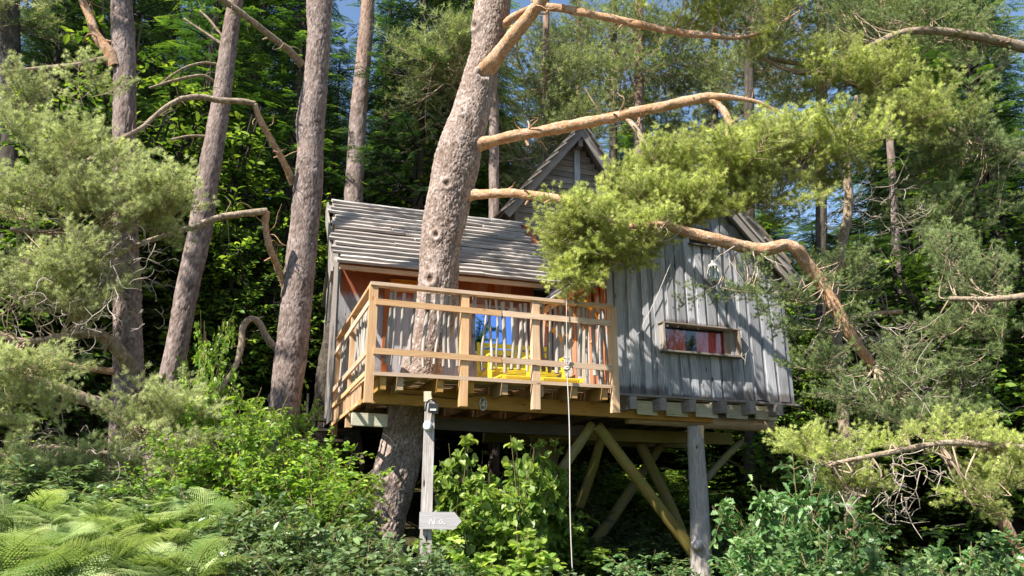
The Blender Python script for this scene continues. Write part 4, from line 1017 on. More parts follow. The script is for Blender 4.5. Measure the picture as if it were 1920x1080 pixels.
blobs1 = [(1100, 425, F1Y, 62, 34, .4), (1060, 480, F1Y, 42, 50, .4), (1150, 465, F1Y, 75, 45, .5), (1225, 395, F1Y - .1, 75, 45, .5), (1255, 325, F1Y - .1, 60, 36, .4), (1290, 405, F1Y - .2, 75, 40, .5),
          (1370, 325, F1Y - .2, 85, 50, .6), (1470, 290, F1Y - .2, 90, 42, .5), (1560, 285, F1Y - .2, 75, 38, .5), (1430, 375, F1Y - .2, 70, 38, .5), (1075, 525, F1Y + .2, 28, 22, .3), (1530, 325, F1Y, 45, 22, .3), (1185, 370, F1Y, 40, 25, .3), (1605, 262, F1Y - .1, 30, 26, .3)]
sprays(bp, bo, blobs1, 240, PB, 5, (.42, .7), lc, up=.5)
# high crown above the frame (it throws the shade on the house front)
la = limbpts(LB['a'], BY)[10:] + limbpts(LB['b'], BY)[14:]
sprays(bp, bo, [(1130, -120, 9.6, 170, 70, 1.0), (1340, -60, 9.8, 160, 55, .9)], 18, PB, 6, (.9, 1.4), la)
sprays(bp, bo, [(1000, -420, 10.5, 330, 120, 1.6)], 14, PB, 8, (.8, 1.3), limbpts([(948, -250, 1), (955, -520, 1)], BY))
sprays(bp, bo, [(1350, 30, 10.4, 60, 40, .4), (1440, 90, 10.2, 60, 40, .4), (1400, 20, 10.2, 90, 30, .4)], 14, PB, 9, (.5, .8), limbpts(LB['b'], BY)[18:])

# --- left pines
def big_tree(name, lst, Y, label, mat, seed, rings=300, sides=72, plate=.045, amp=.012, cat='pine tree', lump=.05):
    r, o = tree_root(name, lst, Y, label, cat); P, R = Wp(lst, Y, o)
    if P[0][2] > .05: P = [np.array([P[0][0], P[0][1], 0.])] + P; R = [R[0] * 1.2] + R
    trunk('trunk', r, P, R, mat, rings, sides, plate, amp, seed, knots=6, lump=lump); return r, o
T1Y = 9.8
t1, o1 = big_tree('pine_tree', [(238, 1000, 66), (232, 800, 54), (240, 700, 54), (238, 560, 50), (236, 450, 46), (233, 280, 42), (234, 150, 40), (231, 60, 42), (228, 0, 38), (226, -150, 32), (224, -350, 24)], T1Y, 'straight pine at the left edge carrying wide needle boughs over the ferns', M['bark2'], 21)
la1 = [(215, 125, 26, -.1), (205, 100, 22, -.15), (180, 65, 18, -.2), (168, 30, 16, -.2), (155, 0, 15, -.2), (140, -60, 12, -.3)]
lb1 = [(214, 118, 20, -.1), (190, 112, 12, -.2), (140, 122, 10, -.3), (80, 128, 9, -.4), (20, 135, 8, -.5), (-60, 150, 6, -.6)]
lc1 = [(245, 690, 34, -.1), (228, 665, 28, -.3), (205, 640, 24, -.5), (175, 625, 20, -.7), (120, 630, 12, -.9), (40, 640, 14, -1.1), (-40, 610, 12, -1.3)]
ld1 = [(215, 697, 14, -.1), (160, 690, 11, -.2), (110, 680, 10, -.3), (60, 670, 8, -.4)]
le1 = [(200, 760, 26, -.1), (150, 745, 24, -.3), (90, 720, 22, -.5), (20, 700, 18, -.7), (-60, 680, 14, -.9)]
lf1 = [(210, 852, 14, 0), (150, 848, 13, -.2), (90, 840, 14, -.4), (0, 855, 12, -.6), (-60, 860, 10, -.8)]
lg1 = [(232, 262, 14, -.1), (170, 300, 13, -.5), (100, 340, 11, -.9), (10, 360, 10, -1.3)]
lh1 = [(236, 470, 16, -.1), (180, 455, 14, -.5), (110, 440, 12, -.9), (20, 430, 10, -1.3)]
for i, (l, m) in enumerate(((la1, 'barklimb'), (lb1, 'limbgrey'), (lc1, 'limbgrey'), (ld1, 'barklimb'), (le1, 'limbgrey'), (lf1, 'limbgrey'), (lg1, 'limbgrey'), (lh1, 'limbgrey'))):
    limb(t1, o1, l, T1Y, M[m], 60 + i)
F6 = 8.6
sprays(t1, o1, [(60, 265, F6, 75, 35, .4), (140, 300, F6, 80, 35, .4), (50, 390, F6, 75, 35, .4), (150, 400, F6, 85, 38, .4), (240, 395, F6, 85, 36, .4), (310, 375, F6, 50, 28, .3), (100, 490, F6, 90, 35, .4), (190, 500, F6, 60, 30, .3), (40, 560, F6, 70, 40, .4), (150, 580, F6, 70, 30, .3)], 98, PG, 15, (.42, .72),
       limbpts(lg1, T1Y)[4:] + limbpts(lh1, T1Y)[4:] + limbpts(lc1, T1Y)[10:], up=.3)
sprays(t1, o1, [(40, 690, 8.2, 70, 45, .4), (110, 750, 8.4, 60, 25, .3), (10, 760, 8.4, 40, 40, .3), (60, 880, 8.6, 90, 25, .4), (180, 170, 9, 70, 25, .3), (50, 200, 9.2, 60, 30, .3)], 40, PG, 16, (.4, .7), limbpts(le1, T1Y)[8:] + limbpts(lf1, T1Y)[8:] + limbpts(lc1, T1Y)[12:])
sprays(t1, o1, [(60, -80, 9.5, 170, 50, .9)], 8, PG, 17, (.8, 1.2), limbpts(la1, T1Y)[10:])
deadtwigs(t1, o1, (180, 500), 8.7, 70, 3, 80, .5); deadtwigs(t1, o1, (120, 590), 8.6, 40, 4, 70, .45); deadtwigs(t1, o1, (105, 835), 8.7, 24, 5, 35, .45)

T2Y = 12.6
t2, o2 = big_tree('pine_tree', [(305, 800, 50), (318, 720, 44), (338, 620, 42), (352, 540, 42), (372, 450, 44), (388, 350, 42), (405, 250, 38), (420, 150, 34), (432, 60, 30), (442, 0, 28), (455, -120, 24), (470, -300, 18)], T2Y, 'slim reddish pine leaning right between the two larger left trunks', M['bark2'], 22, 240, 56)
for i, l in enumerate(([(415, 82, 6), (390, 65, 5), (345, 35, 4)], [(420, 72, 4), (395, 40, 5), (375, 20, 4)], [(412, 122, 6, 0), (380, 118, 5, -.2), (340, 130, 4, -.4), (290, 165, 3, -.5)], [(408, 158, 7, 0), (380, 142, 6, -.2), (330, 150, 6, -.4), (280, 165, 4, -.6)], [(395, 256, 6, 0), (355, 255, 5, -.2), (320, 262, 4, -.3)])):
    limb(t2, o2, l, T2Y, M['limbgrey'], 80 + i, 40, 10, .03, .002)

T3Y = 10.9
t3, o3 = big_tree('pine_tree', [(490, 1040, 68), (500, 960, 62), (518, 850, 60), (536, 740, 60), (546, 660, 60), (556, 560, 58), (566, 470, 56), (575, 380, 54), (582, 290, 50), (582, 230, 54), (592, 150, 46), (598, 70, 44), (599, 0, 48), (604, -140, 40), (610, -350, 30)], T3Y, 'tall straight grey-pink pine just left of the treehouse with cranked bare branches', M['bark2'], 23, 360, 88)
l3 = [[(566, 122, 15, 0), (545, 98, 14, -.2), (510, 70, 13, -.5), (470, 38, 12, -.8), (435, 12, 12, -1.0), (400, -10, 10, -1.2)],
      [(550, 345, 15, 0), (535, 310, 13, -.2), (510, 265, 12, -.4), (488, 225, 12, -.6), (478, 195, 11, -.7)],
      [(478, 195, 11, -.7), (450, 190, 12, -.8), (410, 188, 11, -.9), (375, 182, 12, -1.0), (335, 188, 11, -1.1), (300, 210, 9, -1.2), (265, 240, 9, -1.4), (225, 262, 9, -1.6), (200, 285, 6, -1.8)],
      [(536, 540, 15, 0), (520, 500, 13, -.2), (505, 460, 13, -.4), (497, 420, 13, -.5), (500, 396, 14, -.55)],
      [(500, 396, 13, -.55), (460, 400, 13, -.7), (410, 408, 12, -.8), (370, 423, 13, -.9), (320, 438, 10, -1.1), (270, 455, 10, -1.3), (225, 475, 10, -1.5), (190, 490, 7, -1.7)],
      [(520, 655, 14, 0), (500, 632, 14, -.1), (485, 605, 13, -.2), (470, 598, 12, -.3), (455, 615, 12, -.35), (452, 650, 12, -.4), (440, 690, 10, -.5), (415, 730, 9, -.55), (408, 770, 8, -.6), (422, 800, 5, -.6)]]
for i, l in enumerate(l3): limb(t3, o3, l, T3Y, M['barklimb' if i in (3, 1) else 'limbgrey'], 90 + i, 80, 18, .025, .004, lump=.12)
deadtwigs(t3, o3, (215, 500), 9.2, 40, 12, 40, .5)
sprays(t3, o3, [(330, 770, 8.6, 80, 38, .3), (270, 790, 8.6, 50, 35, .3), (380, 860, 8.5, 60, 40, .3), (250, 860, 8.8, 40, 25, .2)], 34, PG, 18, (.35, .6), limbpts([(430, 840, 1, -1.), (330, 800, 1, -1.8), (250, 800, 1, -2)], T3Y))
deadtwigs(t3, o3, (290, 840), 8.6, 40, 14, 35, .4)
sprays(t3, o3, [(560, -260, 10.6, 200, 90, 1.2)], 16, PG, 19, (.8, 1.2), limbpts([(606, -150, 1), (610, -350, 1)], T3Y))

t4, o4 = big_tree('pine_tree', [(655, 700, 38), (660, 500, 36), (663, 370, 35), (668, 280, 34), (676, 170, 31), (684, 80, 28), (690, 0, 25), (695, -150, 20)], 16.5, 'slender reddish pine trunk rising behind the left end of the slab roof', M['bark2'], 24, 200, 44)
t5, o5 = big_tree('pine_tree', [(600, 800, 40), (606, 760, 36), (612, 700, 38), (622, 640, 34), (630, 560, 22), (628, 500, 20)], 13.9, 'short crooked dark trunk tight against the left wall of the treehouse', M['barkdark'], 25, 140, 40)

# --- right side pines
R1Y = 10.2
tr, orr = big_tree('pine_tree', [(1602, 1080, 28), (1598, 1000, 26), (1594, 930, 26), (1586, 840, 22), (1580, 760, 22), (1574, 690, 20), (1567, 600, 18), (1568, 520, 19), (1582, 440, 18), (1592, 380, 17), (1588, 320, 15), (1598, 240, 10), (1606, 180, 8)], R1Y, 'thin crooked pine trunk right of the treehouse, with hanging dead twigs', M['limbgrey'], 26, 260, 36, .035, .006, lump=.1)
deadtwigs(tr, orr, (1590, 620), R1Y - .4, 70, 21, 60, .55, dirb=(.2, 0, -.4)); deadtwigs(tr, orr, (1640, 400), R1Y, 50, 22, 70, .7, 'twigdead', .005, (.2, 0, -.5))
limb(tr, orr, [(1578, 595, 9, 0), (1620, 590, 9, .1), (1690, 584, 8, .2)], R1Y, M['barklimb'], 111, 30, 12)

R2Y = 8.9
tl, ol = big_tree('pine_tree', [(1960, 1150, 26, 2.4), (1880, 980, 22, 2.1), (1760, 840, 19, 1.3), (1695, 760, 18, .6), (1640, 690, 19, .2), (1600, 635, 20, 0), (1568, 580, 24, 0), (1538, 530, 26, 0), (1510, 492, 26, -.1), (1492, 468, 25, -.2), (1470, 460, 24, -.2), (1430, 468, 25, -.2), (1390, 462, 24, -.2), (1340, 448, 24, -.3), (1290, 436, 20, -.3), (1240, 422, 16, -.4), (1180, 425, 10, -.5)], R2Y, 'low orange pine bough arching across the gable from the right', M['barklimb'], 27, 360, 40, .04, .007, lump=.1)
ll = limbpts([(1600, 635, 1, 0), (1510, 492, 1, -.1), (1430, 468, 1, -.2), (1340, 448, 1, -.3), (1240, 422, 1, -.4)], R2Y)
V, F = tubes([(catmull([at(x + random.uniform(-4, 4), y, R2Y + d) - ol for x, y, d in q], 14) + rng.normal(size=(14, 3)) * .004, np.linspace(.009, .003, 14)) for q in (
    [(1375, 462, -.3), (1350, 480, -.35), (1335, 490, -.35), (1325, 505, -.3)], [(1410, 470, -.3), (1418, 505, -.35), (1424, 522, -.35), (1450, 526, -.4), (1470, 522, -.4)],
    [(1362, 475, -.3), (1368, 500, -.3), (1366, 530, -.3)], [(1425, 475, -.3), (1445, 488, -.35), (1470, 500, -.4)], [(1362, 480, -.3), (1385, 510, -.3), (1395, 535, -.3)])], 6)
tag(put('dead_twigs', mkmesh('dead_twigs', V, F, M['twigdead'], smooth=True), tl), kind='stuff')
sprays(tl, ol, [(1215, 430, 8.5, 40, 22, .2), (1150, 420, 8.6, 30, 25, .2)], 14, PB, 38, (.35, .55), ll, up=.3)
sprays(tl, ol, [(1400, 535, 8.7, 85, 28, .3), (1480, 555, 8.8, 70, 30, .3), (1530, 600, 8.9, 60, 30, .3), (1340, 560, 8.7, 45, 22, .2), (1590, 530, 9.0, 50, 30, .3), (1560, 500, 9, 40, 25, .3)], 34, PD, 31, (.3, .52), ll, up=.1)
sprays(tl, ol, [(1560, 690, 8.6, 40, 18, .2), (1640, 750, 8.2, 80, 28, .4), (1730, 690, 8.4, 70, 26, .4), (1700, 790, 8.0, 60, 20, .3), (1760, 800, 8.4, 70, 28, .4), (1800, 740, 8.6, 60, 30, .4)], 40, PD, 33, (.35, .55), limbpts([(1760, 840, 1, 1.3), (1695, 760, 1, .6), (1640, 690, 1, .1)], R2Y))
deadtwigs(tl, ol, (1700, 720), 8.5, 60, 23, 80, .5); deadtwigs(tl, ol, (1640, 880), 7.6, 50, 24, 70, .45, dirb=(0, 0, -.8))

# near bough at the lower right, from a pine standing outside the frame
R3Y = 6.6
tn, on = tree_root('pine_tree', [(2150, 1250, 60)], R3Y, 'near pine whose bright tipped lower bough enters at the right edge')
P, R = Wp([(2150, 1250, 60), (2140, 900, 54), (2120, 500, 50), (2100, 100, 44), (2080, -300, 36)], R3Y, on); trunk('trunk', tn, P, R, M['bark2'], 120, 40, .05, .01, 28)
nl = [(2130, 860, 24, 0), (2020, 850, 18, 0), (1900, 840, 15, -.1), (1780, 830, 12, -.1), (1660, 850, 10, -.1), (1560, 870, 8, -.1)]
limb(tn, on, nl, R3Y, M['limbgrey'], 120)
sprays(tn, on, [(1545, 860, R3Y, 50, 32, .3), (1505, 825, R3Y, 30, 22, .2), (1600, 925, R3Y, 25, 22, .2), (1840, 930, R3Y - .2, 75, 36, .3), (1890, 860, R3Y, 50, 40, .3), (1680, 825, R3Y, 80, 20, .3), (1790, 820, R3Y, 60, 18, .3)], 50, PB, 34, (.24, .40), limbpts(nl, R3Y))
nl2 = [(2110, 480, 24, .6), (1980, 540, 18, .7), (1880, 560, 12, .8), (1780, 560, 9, .9)]
limb(tn, on, nl2, R3Y, M['limbgrey'], 121)
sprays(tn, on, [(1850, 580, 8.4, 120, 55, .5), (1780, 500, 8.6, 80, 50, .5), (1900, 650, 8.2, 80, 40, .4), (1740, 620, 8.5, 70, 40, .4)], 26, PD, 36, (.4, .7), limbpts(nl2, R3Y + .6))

# upper right pine boughs, trunk leaning outside to the right
R4Y = 11.5
tu, ou = tree_root('pine_tree', [(2080, 900, 60)], R4Y, 'pine beyond the right edge whose boughs fill the upper right corner')
P, R = Wp([(2080, 980, 60), (2070, 600, 54), (2050, 200, 48), (2030, -200, 40), (2010, -500, 26)], R4Y, ou); trunk('trunk', tu, P, R, M['bark2'], 120, 40, .05, .01, 29)
nu = [(2045, 120, 26, 0), (1960, 100, 22, -.2), (1840, 70, 18, -.4), (1700, 60, 14, -.6), (1560, 120, 12, -.8), (1440, 110, 9, -1.)]
nu2 = [(2060, 330, 24, 0), (1940, 300, 18, -.3), (1820, 260, 13, -.5), (1700, 210, 11, -.7), (1560, 140, 10, -.9), (1490, 135, 9, -1.), (1400, 95, 8, -1.)]
for i, l in enumerate((nu, nu2)): limb(tu, ou, l, R4Y, M['limbgrey'], 130 + i)
lu = limbpts(nu, R4Y)[6:] + limbpts(nu2, R4Y)[8:]
sprays(tu, ou, [(1560, 120, 10.4, 70, 40, .4), (1640, 160, 10.4, 80, 45, .4), (1720, 210, 10.4, 70, 45, .4), (1530, 170, 10.6, 50, 30, .3)], 52, PB, 41, (.45, .75), lu, up=.5)
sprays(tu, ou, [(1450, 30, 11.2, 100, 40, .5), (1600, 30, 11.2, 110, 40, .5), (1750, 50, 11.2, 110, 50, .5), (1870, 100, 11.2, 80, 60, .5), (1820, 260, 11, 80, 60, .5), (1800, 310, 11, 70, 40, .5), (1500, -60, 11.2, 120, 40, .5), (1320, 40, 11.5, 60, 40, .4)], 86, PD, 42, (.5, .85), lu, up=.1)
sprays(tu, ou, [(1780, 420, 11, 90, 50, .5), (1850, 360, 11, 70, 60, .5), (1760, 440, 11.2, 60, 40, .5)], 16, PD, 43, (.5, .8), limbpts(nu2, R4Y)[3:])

# --- background trees
FIRS = [fir_crown_mesh('crown', 51, 16, 2.7), fir_crown_mesh('crown', 52, 16, 3.2, per=8, whorl=.42), fir_crown_mesh('crown', 53, 16, 2.3, mat=M['far'], per=10)]
firtrunk = {}
def simple_trunk(H, r, seed, mat):
    key = (round(H), round(r, 2), mat.name)
    PR = catmull(np.array([[0, 0, -1, r * 1.15], [.05, 0, H * .4, r * .8], [0, .05, H * .97, .02]]), 26); N, th = tube_arrays(PR[:, :3], PR[:, 3], 12)
    V = (PR[:, None, :3] + N * PR[:, 3][:, None, None]).reshape(-1, 3); return mkmesh('trunk', V, tube_faces(26, 12), mat, {"fis": np.random.default_rng(seed).uniform(.0, .6, len(V))}, smooth=True)
def fir(px, Y, H, R, var, label, seed):
    b = at(px, 940, Y); z = float(gz(b[0], b[1])); r = empty('fir_tree', (b[0], b[1], z), seed * 1.7, label, 'fir tree', 'dense firs on the slope behind the treehouse')
    put('trunk', simple_trunk(H, .16, seed, M['barkdark']), r)
    c = put('crown', FIRS[var], r); c.scale = (R, R, H / 16.); return r
firs = [(-40, 15.5, 17, 1.1, 0, 'dark fir at the far left edge behind the left pine boughs'), (110, 19, 20, 1.2, 1, 'broad dark fir behind the straight left pine'), (300, 16.2, 18, 1.0, 2, 'fir with bright green spray tips between the two left pine trunks'),
        (400, 21, 22, 1.2, 0, 'tall dark fir behind the slim leaning pine'), (500, 17.2, 18, .95, 2, 'bright tipped fir filling the gap left of the tall grey-pink pine'), (210, 26, 24, 1.3, 1, 'high fir far back behind the left pines'),
        (580, 24, 13, 1.0, 1, 'shorter fir below the small blue gap left of the roof'), (760, 17.8, 21, 1.15, 1, 'tall near-black fir behind the slab roof, left of the big pine'), (690, 23, 18, .9, 2, 'fir behind the slender trunk over the slab roof'), (850, 22, 20, 1.0, 0, 'fir mostly hidden by the upper half of the big pine trunk'),
        (1960, 14.5, 15, 1.1, 2, 'yellow-green fir at the right edge'), (1830, 17, 15, 1.1, 0, 'dark fir near the right edge behind the pine boughs'), (1740, 20, 6.0, 1.2, 1, 'dark fir below the blue gap on the right'), (1600, 24, 7.2, 1.3, 1, 'low fir seen between the crooked trunk and the gable'),
        (1490, 19.5, 7.6, 1.0, 2, 'small green fir just right of the gable roof'), (1400, 27, 13.5, 1.2, 1, 'fir behind the gable apex'), (1230, 24, 12.5, 1.2, 2, 'fir behind the tower roof on its right'), (1060, 26, 15.5, 1.2, 2, 'fir behind the tower roof on its left'), (950, 20, 10, 1.1, 2, 'small fir between the big pine and the tower'),
        (1320, 18.5, 6.5, 1.1, 0, 'low fir hidden behind the blue-grey cabin'), (1140, 19, 7, 1.2, 0, 'low dark fir seen under the floor beams'), (1700, 15.5, 6.5, 1.0, 0, 'dark young fir behind the crooked trunk')]
for i, f in enumerate(firs): fir(*f, seed=i + 1)

def far_pine(px, Y, w_, blobs, n, label, seed, lean=0, mat='bark2', top=-150):
    r, o = tree_root('pine_tree', [(px - lean, 900, w_)], Y, label, 'pine tree', 'thin pines standing behind the treehouse')
    P, R = Wp([(px - lean, 900, w_), (px - lean * .6, 500, w_ * .95), (px, 200, w_ * .85), (px + lean * .3, 0, w_ * .75), (px + lean * .5, top, w_ * .5)], Y, o)
    trunk('trunk', r, P, R, M[mat], 90, 20, .08, .01, seed)
    sprays(r, o, blobs, int(n * 1.6), PF, seed, (1.0, 1.7), [p + o for p in catmull(P, 30)[10:]], up=.15, flat=.4)
far_pine(1198, 19, 22, [(1200, 60, 19, 90, 60, .8), (1260, 120, 19, 70, 50, .8), (1150, 160, 19, 70, 50, .8)], 26, 'reddish pine trunk in the gap above the tower roof', 201)
far_pine(1150, 21, 18, [(1130, 90, 21, 90, 60, .8), (1180, 200, 21, 70, 50, .8)], 20, 'thin dark pine left of the reddish trunk above the tower', 202, mat='barkdark')
far_pine(1022, 18, 15, [(1010, 170, 18, 70, 60, .8), (1060, 240, 18, 60, 40, .8), (980, 300, 18, 60, 50, .6), (1040, 120, 18, 60, 50, .6)], 30, 'thin pine right beside the big trunk with pale sunny needles', 203, lean=8)
far_pine(926, 16.5, 22, [(840, 140, 16.5, 70, 50, .7), (790, 170, 16.5, 50, 35, .5), (880, 100, 16.5, 50, 40, .5)], 22, 'pine directly behind the big trunk whose needles show on its left', 204)
far_pine(1540, 17.5, 22, [(1500, 60, 17.5, 90, 50, .8), (1440, 140, 17.5, 60, 45, .8)], 20, 'dark pine trunk standing in the blue gap right of the gable', 205, mat='barkdark')
far_pine(1665, 16.5, 16, [(1700, 120, 16.5, 80, 50, .8), (1650, 60, 16.5, 70, 50, .8)], 18, 'leaning reddish pine trunk at the right side of the blue gap', 206, lean=-30)
far_pine(1340, 22, 16, [(1340, 130, 22, 110, 70, 1.), (1400, 220, 22, 80, 60, .8), (1280, 230, 22, 90, 60, .8)], 34, 'pine behind the limb crank over the gable', 207, mat='barkdark')
far_pine(20, 13.5, 42, [(10, 40, 13.5, 60, 60, .6)], 8, 'dark thick pine trunk in the top left corner', 208, mat='barkdark')
far_pine(1085, 25, 12, [(1080, 190, 25, 110, 60, 1.), (1100, 60, 25, 110, 60, 1.)], 26, 'far thin pine left of the tower apex', 209)
far_pine(1405, 15.5, 22, [(1420, -60, 15.5, 80, 50, .6)], 6, 'dark trunk close behind the right wall of the treehouse', 210, mat='barkdark')

k = 0
rs = np.random.default_rng(77)
for px in list(range(-80, 900, 95)) + list(range(1720, 2050, 90)):
    for Y in (27, 33):
        fir(px + rs.uniform(-30, 30), Y + rs.uniform(-2, 2), rs.uniform(20, 25) if not 560 < px < 690 else 13, rs.uniform(1.1, 1.5), k % 3, 'distant dark fir in the closed wood behind the nearer firs', 100 + k); k += 1
for px in range(920, 1720, 90):
    fir(px + rs.uniform(-30, 30), 34 + rs.uniform(-2, 2), rs.uniform(11, 15) if px < 1400 else 9.0, 1.5, k % 3, 'distant low fir closing the wood below the sky gap', 100 + k); k += 1
BE = [shrub_mesh('crown', 351 + i, M['far'], 'oval', 9.0, 2.4, 22, .16, 9000, M['barkdark'], droop=.2) for i in range(2)]
for i, (px, Y, H, lab) in enumerate(((-10, 13.2, 8.5, 'leafy young beech at the left edge behind the pines'), (130, 14.0, 10.5, 'beech with sunny leaves behind the straight left pine'), (455, 15.2, 6.6, 'small beech with lit leaves between the leaning pine and the tall pine'),
        (740, 19.5, 9.5, 'beech with yellow-lit leaves glimpsed above the slab roof'), (1900, 12.6, 8.0, 'beech with bright leaves at the right edge'), (1830, 14.5, 6.5, 'beech lower down near the right edge'), (1470, 16.0, 6.0, 'beech close behind the right roof slope'), (620, 17.0, 7.0, 'beech beside the left end of the slab roof'),
        (1000, 19.0, 8.6, 'beech in front of the far pines beside the big trunk'), (1640, 15.0, 5.6, 'beech below the blue gap'), (330, 15.0, 9.5, 'beech with fresh leaves left of the leaning pine'))):
    b = at(px, 940, Y); r = empty('beech_tree', (b[0], b[1], float(gz(b[0], b[1]))), i * 1.3, lab, 'beech tree'); c = put('crown', BE[i % 2], r); c.scale = (H / 9, H / 9, H / 9)

for i, (x, y, H, lab) in enumerate(((-2.3, -11, 13.0, 'tall unseen beech added behind the viewer for the deck window to mirror'), (2.5, -13, 10.0, 'second unseen beech added behind the viewer for the deck window to mirror'))):  # beeches added out of view to darken the sky reflection in the window
    r = empty('beech_tree', (x, y, float(gz(x, y))), i * 2.1, lab, 'beech tree'); c = put('crown', BE[i % 2], r); c.scale = (H / 9, H / 9, H / 9)  # here beech_tree is one of the added unseen beeches

# --- undergrowth
SH = {
 'oak': [shrub_mesh('oak_bush', 301 + i, M['oak'], 'oak', 1.9, .85, 14, .085, 2600) for i in range(2)],
 'hazel': [shrub_mesh('hazel_bush', 311 + i, M['hazel'], 'round', 2.0, .85, 13, .155, 1300, droop=.9) for i in range(2)],
 'shrub': [shrub_mesh('leafy_shrub', 321 + i, M['shrub'], 'oval', 1.2, .85, 15, .07, 3200) for i in range(2)],
 'cool': [shrub_mesh('leafy_shrub', 331 + i, M['cool'], 'oak', 1.6, .8, 12, .11, 1900) for i in range(2)],
 'far': [shrub_mesh('undergrowth', 341 + i, M['far'], 'small', 2.4, 1.5, 18, .12, 4200) for i in range(2)],
}
def bush(kind, px, py, Y, s, label, rot, group=None, cat=None, sz=1.0, H=None):
    """placed so its top reaches py"""
    top = at(px, py, Y); z0 = float(gz(top[0], top[1])) - .05
    me = SH[kind][rot % 2]; h0 = max(v.co.z for v in me.vertices) if False else {'oak': 1.9, 'hazel': 2.0, 'shrub': 1.2, 'cool': 1.6, 'far': 2.4}[kind]
    hz = max(.35, (top[2] - z0) / h0)
    o = put({'oak': 'oak_bush', 'hazel': 'hazel_bush', 'shrub': 'leafy_shrub', 'cool': 'oak_sapling', 'far': 'forest_bush'}[kind], me)
    o.location = (top[0], top[1], z0); o.rotation_euler = (0, 0, rot * 1.37); o.scale = (s, s, hz)
    return tag(o, label, cat or ('sapling' if kind == 'cool' else 'bush'), group)
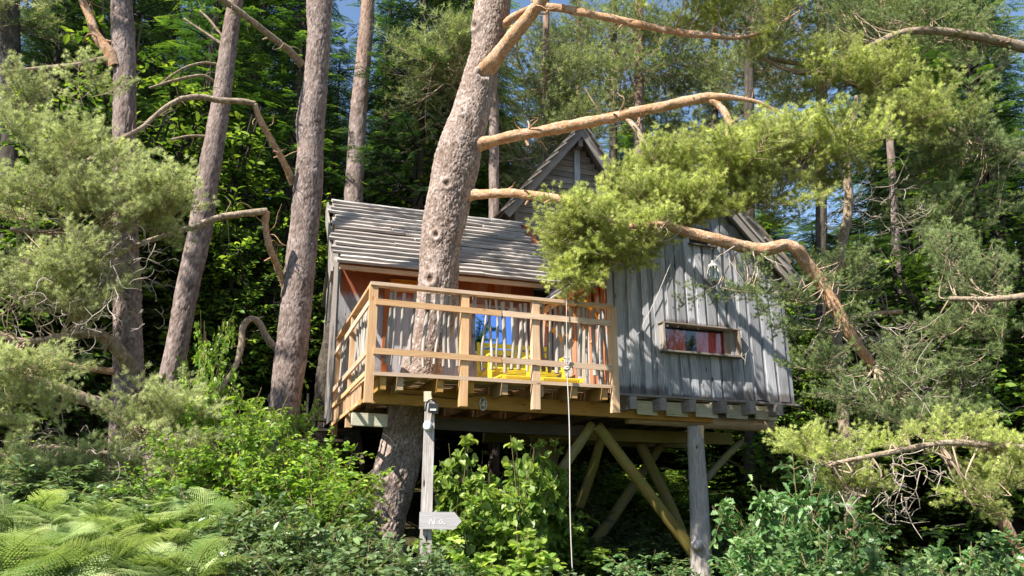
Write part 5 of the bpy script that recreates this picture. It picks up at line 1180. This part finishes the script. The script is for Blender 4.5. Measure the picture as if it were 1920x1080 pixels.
B_ = [
 ('oak', 450, 680, 8.8, 1.0, 'bright oak bush beside the arched grey branch'), ('oak', 370, 660, 9.4, .8, 'yellow-green oak shoots below the leaning pine'), ('oak', 530, 740, 8.6, .9, 'oak bush in front of the foot of the tall grey-pink pine'), ('oak', 560, 800, 8.0, .8, 'oak bush below the dark wooden steps'),
 ('oak', 410, 520, 11.6, .6, 'slim young oak rising between the left pines'), ('oak', 640, 860, 8.8, .8, 'oak bush under the left end of the deck'), ('oak', 480, 800, 7.9, .8, 'lower oak bush in the middle of the left thicket'),
 ('shrub', 420, 890, 7.0, 1.0, 'grey-green shrub between the ferns and the oaks'), ('shrub', 520, 930, 6.6, 1.0, 'shrub left of the big pine foot'), ('shrub', 610, 910, 6.8, 1.0, 'pale glossy shrub under the deck corner'), ('shrub', 690, 960, 6.2, 1.0, 'pale shrub hiding the foot of the big pine'),
 ('shrub', 760, 985, 6.0, .8, 'shrub wrapped round the foot of the signpost'), ('shrub', 470, 985, 5.8, .9, 'front shrub right of the fern patch'), ('shrub', 600, 1000, 5.6, .9, 'front shrub at the bottom left of the signpost'), ('shrub', 700, 1030, 5.4, .8, 'low front shrub at the bottom edge below the pine foot'),
 ('shrub', 60, 860, 8.4, 1.2, 'dark shrub at the left edge above the ferns'), ('shrub', 160, 840, 8.6, 1.2, 'shrub below the dead limb on the left'), ('shrub', 280, 850, 8.2, 1.1, 'shrub at the foot of the straight left pine'), ('shrub', 350, 900, 7.6, 1.0, 'shrub at the top edge of the ferns'), ('shrub', 110, 900, 7.6, 1.1, 'leafy shrub rising behind the fern patch'), ('shrub', 220, 905, 7.4, 1.0, 'small shrub in the middle behind the ferns'),
 ('hazel', 862, 792, 8.8, .5, 'hazel with dark round leaves behind the signpost'), ('hazel', 918, 835, 8.6, .45, 'hazel shoot under the deck lamp'), ('hazel', 975, 795, 8.6, .5, 'bright hazel reaching up to the middle of the deck beam'), ('hazel', 1022, 782, 10.9, .55, 'hazel with sunlit round leaves left of the rope'),
 ('hazel', 935, 900, 7.8, .5, 'hazel shoots low below the deck lamp'), ('hazel', 1000, 880, 10.8, .6, 'low hazel beside the hanging rope'), ('hazel', 975, 975, 7.2, .55, 'front hazel with bright leaves at the bottom middle'), ('hazel', 850, 890, 7.8, .45, 'shaded hazel behind the arrow board'), ('hazel', 1090, 1015, 11.0, .6, 'low hazel right of the rope at the bottom edge'),
 ('hazel', 900, 800, 10.6, .8, 'hazel leaves rising behind the signpost to the deck beam'), ('hazel', 985, 800, 10.4, .7, 'hazel crown touching the underside of the deck'), ('hazel', 940, 850, 9.4, .7, 'middle hazel between signpost and rope'),
 ('cool', 1430, 850, 8.8, .9, 'blue-green oak sapling right of the round support post'), ('cool', 1480, 800, 9.6, 1.0, 'tall sapling below the right corner of the cabin'), ('cool', 1520, 930, 7.8, .9, 'sapling with pale leaves in the lower right thicket'), ('cool', 1420, 960, 7.4, .8, 'sapling beside the support post at the bottom'), ('cool', 1650, 1000, 7.2, .9, 'low sapling below the near pine bough'), ('cool', 1370, 1030, 7.4, .7, 'small sapling against the right of the support post'),
 ('shrub', 1750, 1000, 7.0, 1.1, 'dark green shrub along the bottom right edge'), ('shrub', 1870, 990, 6.8, 1.1, 'shrub in the bottom right corner'), ('shrub', 1560, 1030, 6.8, 1.0, 'low shrub under the dark gap at the lower right'), ('shrub', 1480, 1050, 6.6, .9, 'shrub at the bottom edge right of the post'), ('shrub', 1240, 985, 12.5, 1.2, 'dim shrub behind the crossed braces'), ('shrub', 1120, 940, 13.2, 1.3, 'sunlit shrub seen between the deck braces'), ('shrub', 1350, 960, 12.8, 1.2, 'dim shrub behind the round support post'), ('cool', 1210, 1010, 9.0, .8, 'dim sapling below the crossed braces'),
 ('hazel', 890, 985, 6.6, .5, 'front hazel right of the arrow board'), ('hazel', 1050, 900, 11.0, .55, 'hazel reaching behind the hanging rope'), ('oak', 400, 640, 8.6, .6, 'tallest bright oak shoot right of the slim leaning pine'), ('oak', 480, 700, 8.2, .8, 'sunlit oak crown before the arched branch'), ('oak', 600, 850, 7.6, .8, 'oak bush at the lower left of the deck corner'), ('oak', 360, 760, 8.0, .7, 'oak bush at the right of the grey-green pine bough'), ('oak', 620, 800, 9.6, .9, 'oak bush below the lower side railing'), ('oak', 560, 700, 10.2, .6, 'slim oak in front of the tall pine trunk base'), ('shrub', 90, 985, 6.4, .8, 'small shrub poking through the ferns at the left edge'), ('shrub', 250, 965, 6.8, .7, 'small shrub standing among the ferns'), ('oak', 330, 950, 6.6, .6, 'low oak bush at the right of the ferns'), ('shrub', 380, 1040, 5.2, .7, 'low shrub at the bottom right of the ferns'),
 ('shrub', 1180, 1020, 12.2, 1.2, 'dim shrub on the ground under the cabin'), ('shrub', 1290, 1030, 12.0, 1.1, 'dim shrub on the ground behind the round post'), ('shrub', 1080, 1000, 12.6, 1.2, 'dim shrub on the ground under the deck'), ('shrub', 1400, 1010, 11.6, 1.1, 'dim shrub on the ground right of the round post'),
 ('shrub', 820, 1040, 5.6, .8, 'low front shrub below the arrow board'),
 ('shrub', 930, 1050, 5.8, .8, 'low front shrub at the bottom middle'), ('shrub', 1330, 1060, 6.6, .8, 'low shrub at the bottom in front of the support post'), ('cool', 1560, 880, 9.4, 1.0, 'tall sapling behind the hanging dead twigs'), ('cool', 1780, 960, 8.2, 1.0, 'sapling under the near bough tips'), ('cool', 1900, 940, 8.6, 1.0, 'sapling at the lower right edge'), ('shrub', 1660, 1045, 6.2, 1.0, 'front shrub at the bottom right'), ('shrub', 1800, 1050, 5.8, 1.0, 'low front shrub in the right corner'),
 ('shrub', 1240, 1050, 8.0, .9, 'low dim shrub at the bottom below the braces'), ('shrub', 1130, 1060, 7.6, .8, 'dim shrub at the bottom between rope and brace'),
]
for i, b in enumerate(B_): bush(*b[:5], b[5], i)
rs = np.random.default_rng(99)
k = 0
for px in range(-60, 2010, 120):
    for (Y, py) in ((14.5, 790), (18.5, 700), (24, 610)):
        if 620 < px < 1480 and Y < 15: continue
        bush('far', px + rs.uniform(-50, 50), py + rs.uniform(-50, 40), Y + rs.uniform(-1, 1), rs.uniform(1.0, 1.5), 'dark bush in the shaded undergrowth on the slope behind the trees', k, 'shaded bushes on the slope behind'); k += 1
for px, Y in ((1060, 15.2), (1160, 16.2), (1240, 15.4), (1100, 17.5), (900, 15.5)):
    bush('far', px, 860, Y, 1.1, 'dark bush in the shaded undergrowth on the slope behind the trees', k, 'shaded bushes on the slope behind'); k += 1
# ferns
FE = [fern_mesh('fern', 400 + i, 8, .47) for i in range(4)]
fe_pos = []
for row, (Y, py, n_) in enumerate(((7.4, 958, 9), (6.9, 973, 10), (6.4, 992, 10), (5.9, 1012, 10), (5.4, 1038, 10), (4.9, 1066, 9))):
    for q in range(n_): fe_pos.append((-40 + 440 * (q + rs.uniform(.1, .9)) / n_, py + rs.uniform(-28, 22), Y + rs.uniform(-.25, .25)))
for i, (px, py, Y) in enumerate(fe_pos):
    t = at(px, py, Y); s = rs.uniform(.6, 1.0); o = put('fern', FE[i % 4]); o.location = (t[0], t[1], t[2] - .20 * s); o.rotation_euler = (rs.uniform(-.5, .5), rs.uniform(-.5, .5), rs.uniform(0, 6)); o.scale = (s, s, s)
    tag(o, 'bright green fern in the dense fern patch at the bottom left', 'fern', 'ferns in the bottom left patch')
print("tris", sum(len(m.polygons) for m in bpy.data.meshes), "objs", len(bpy.data.objects))
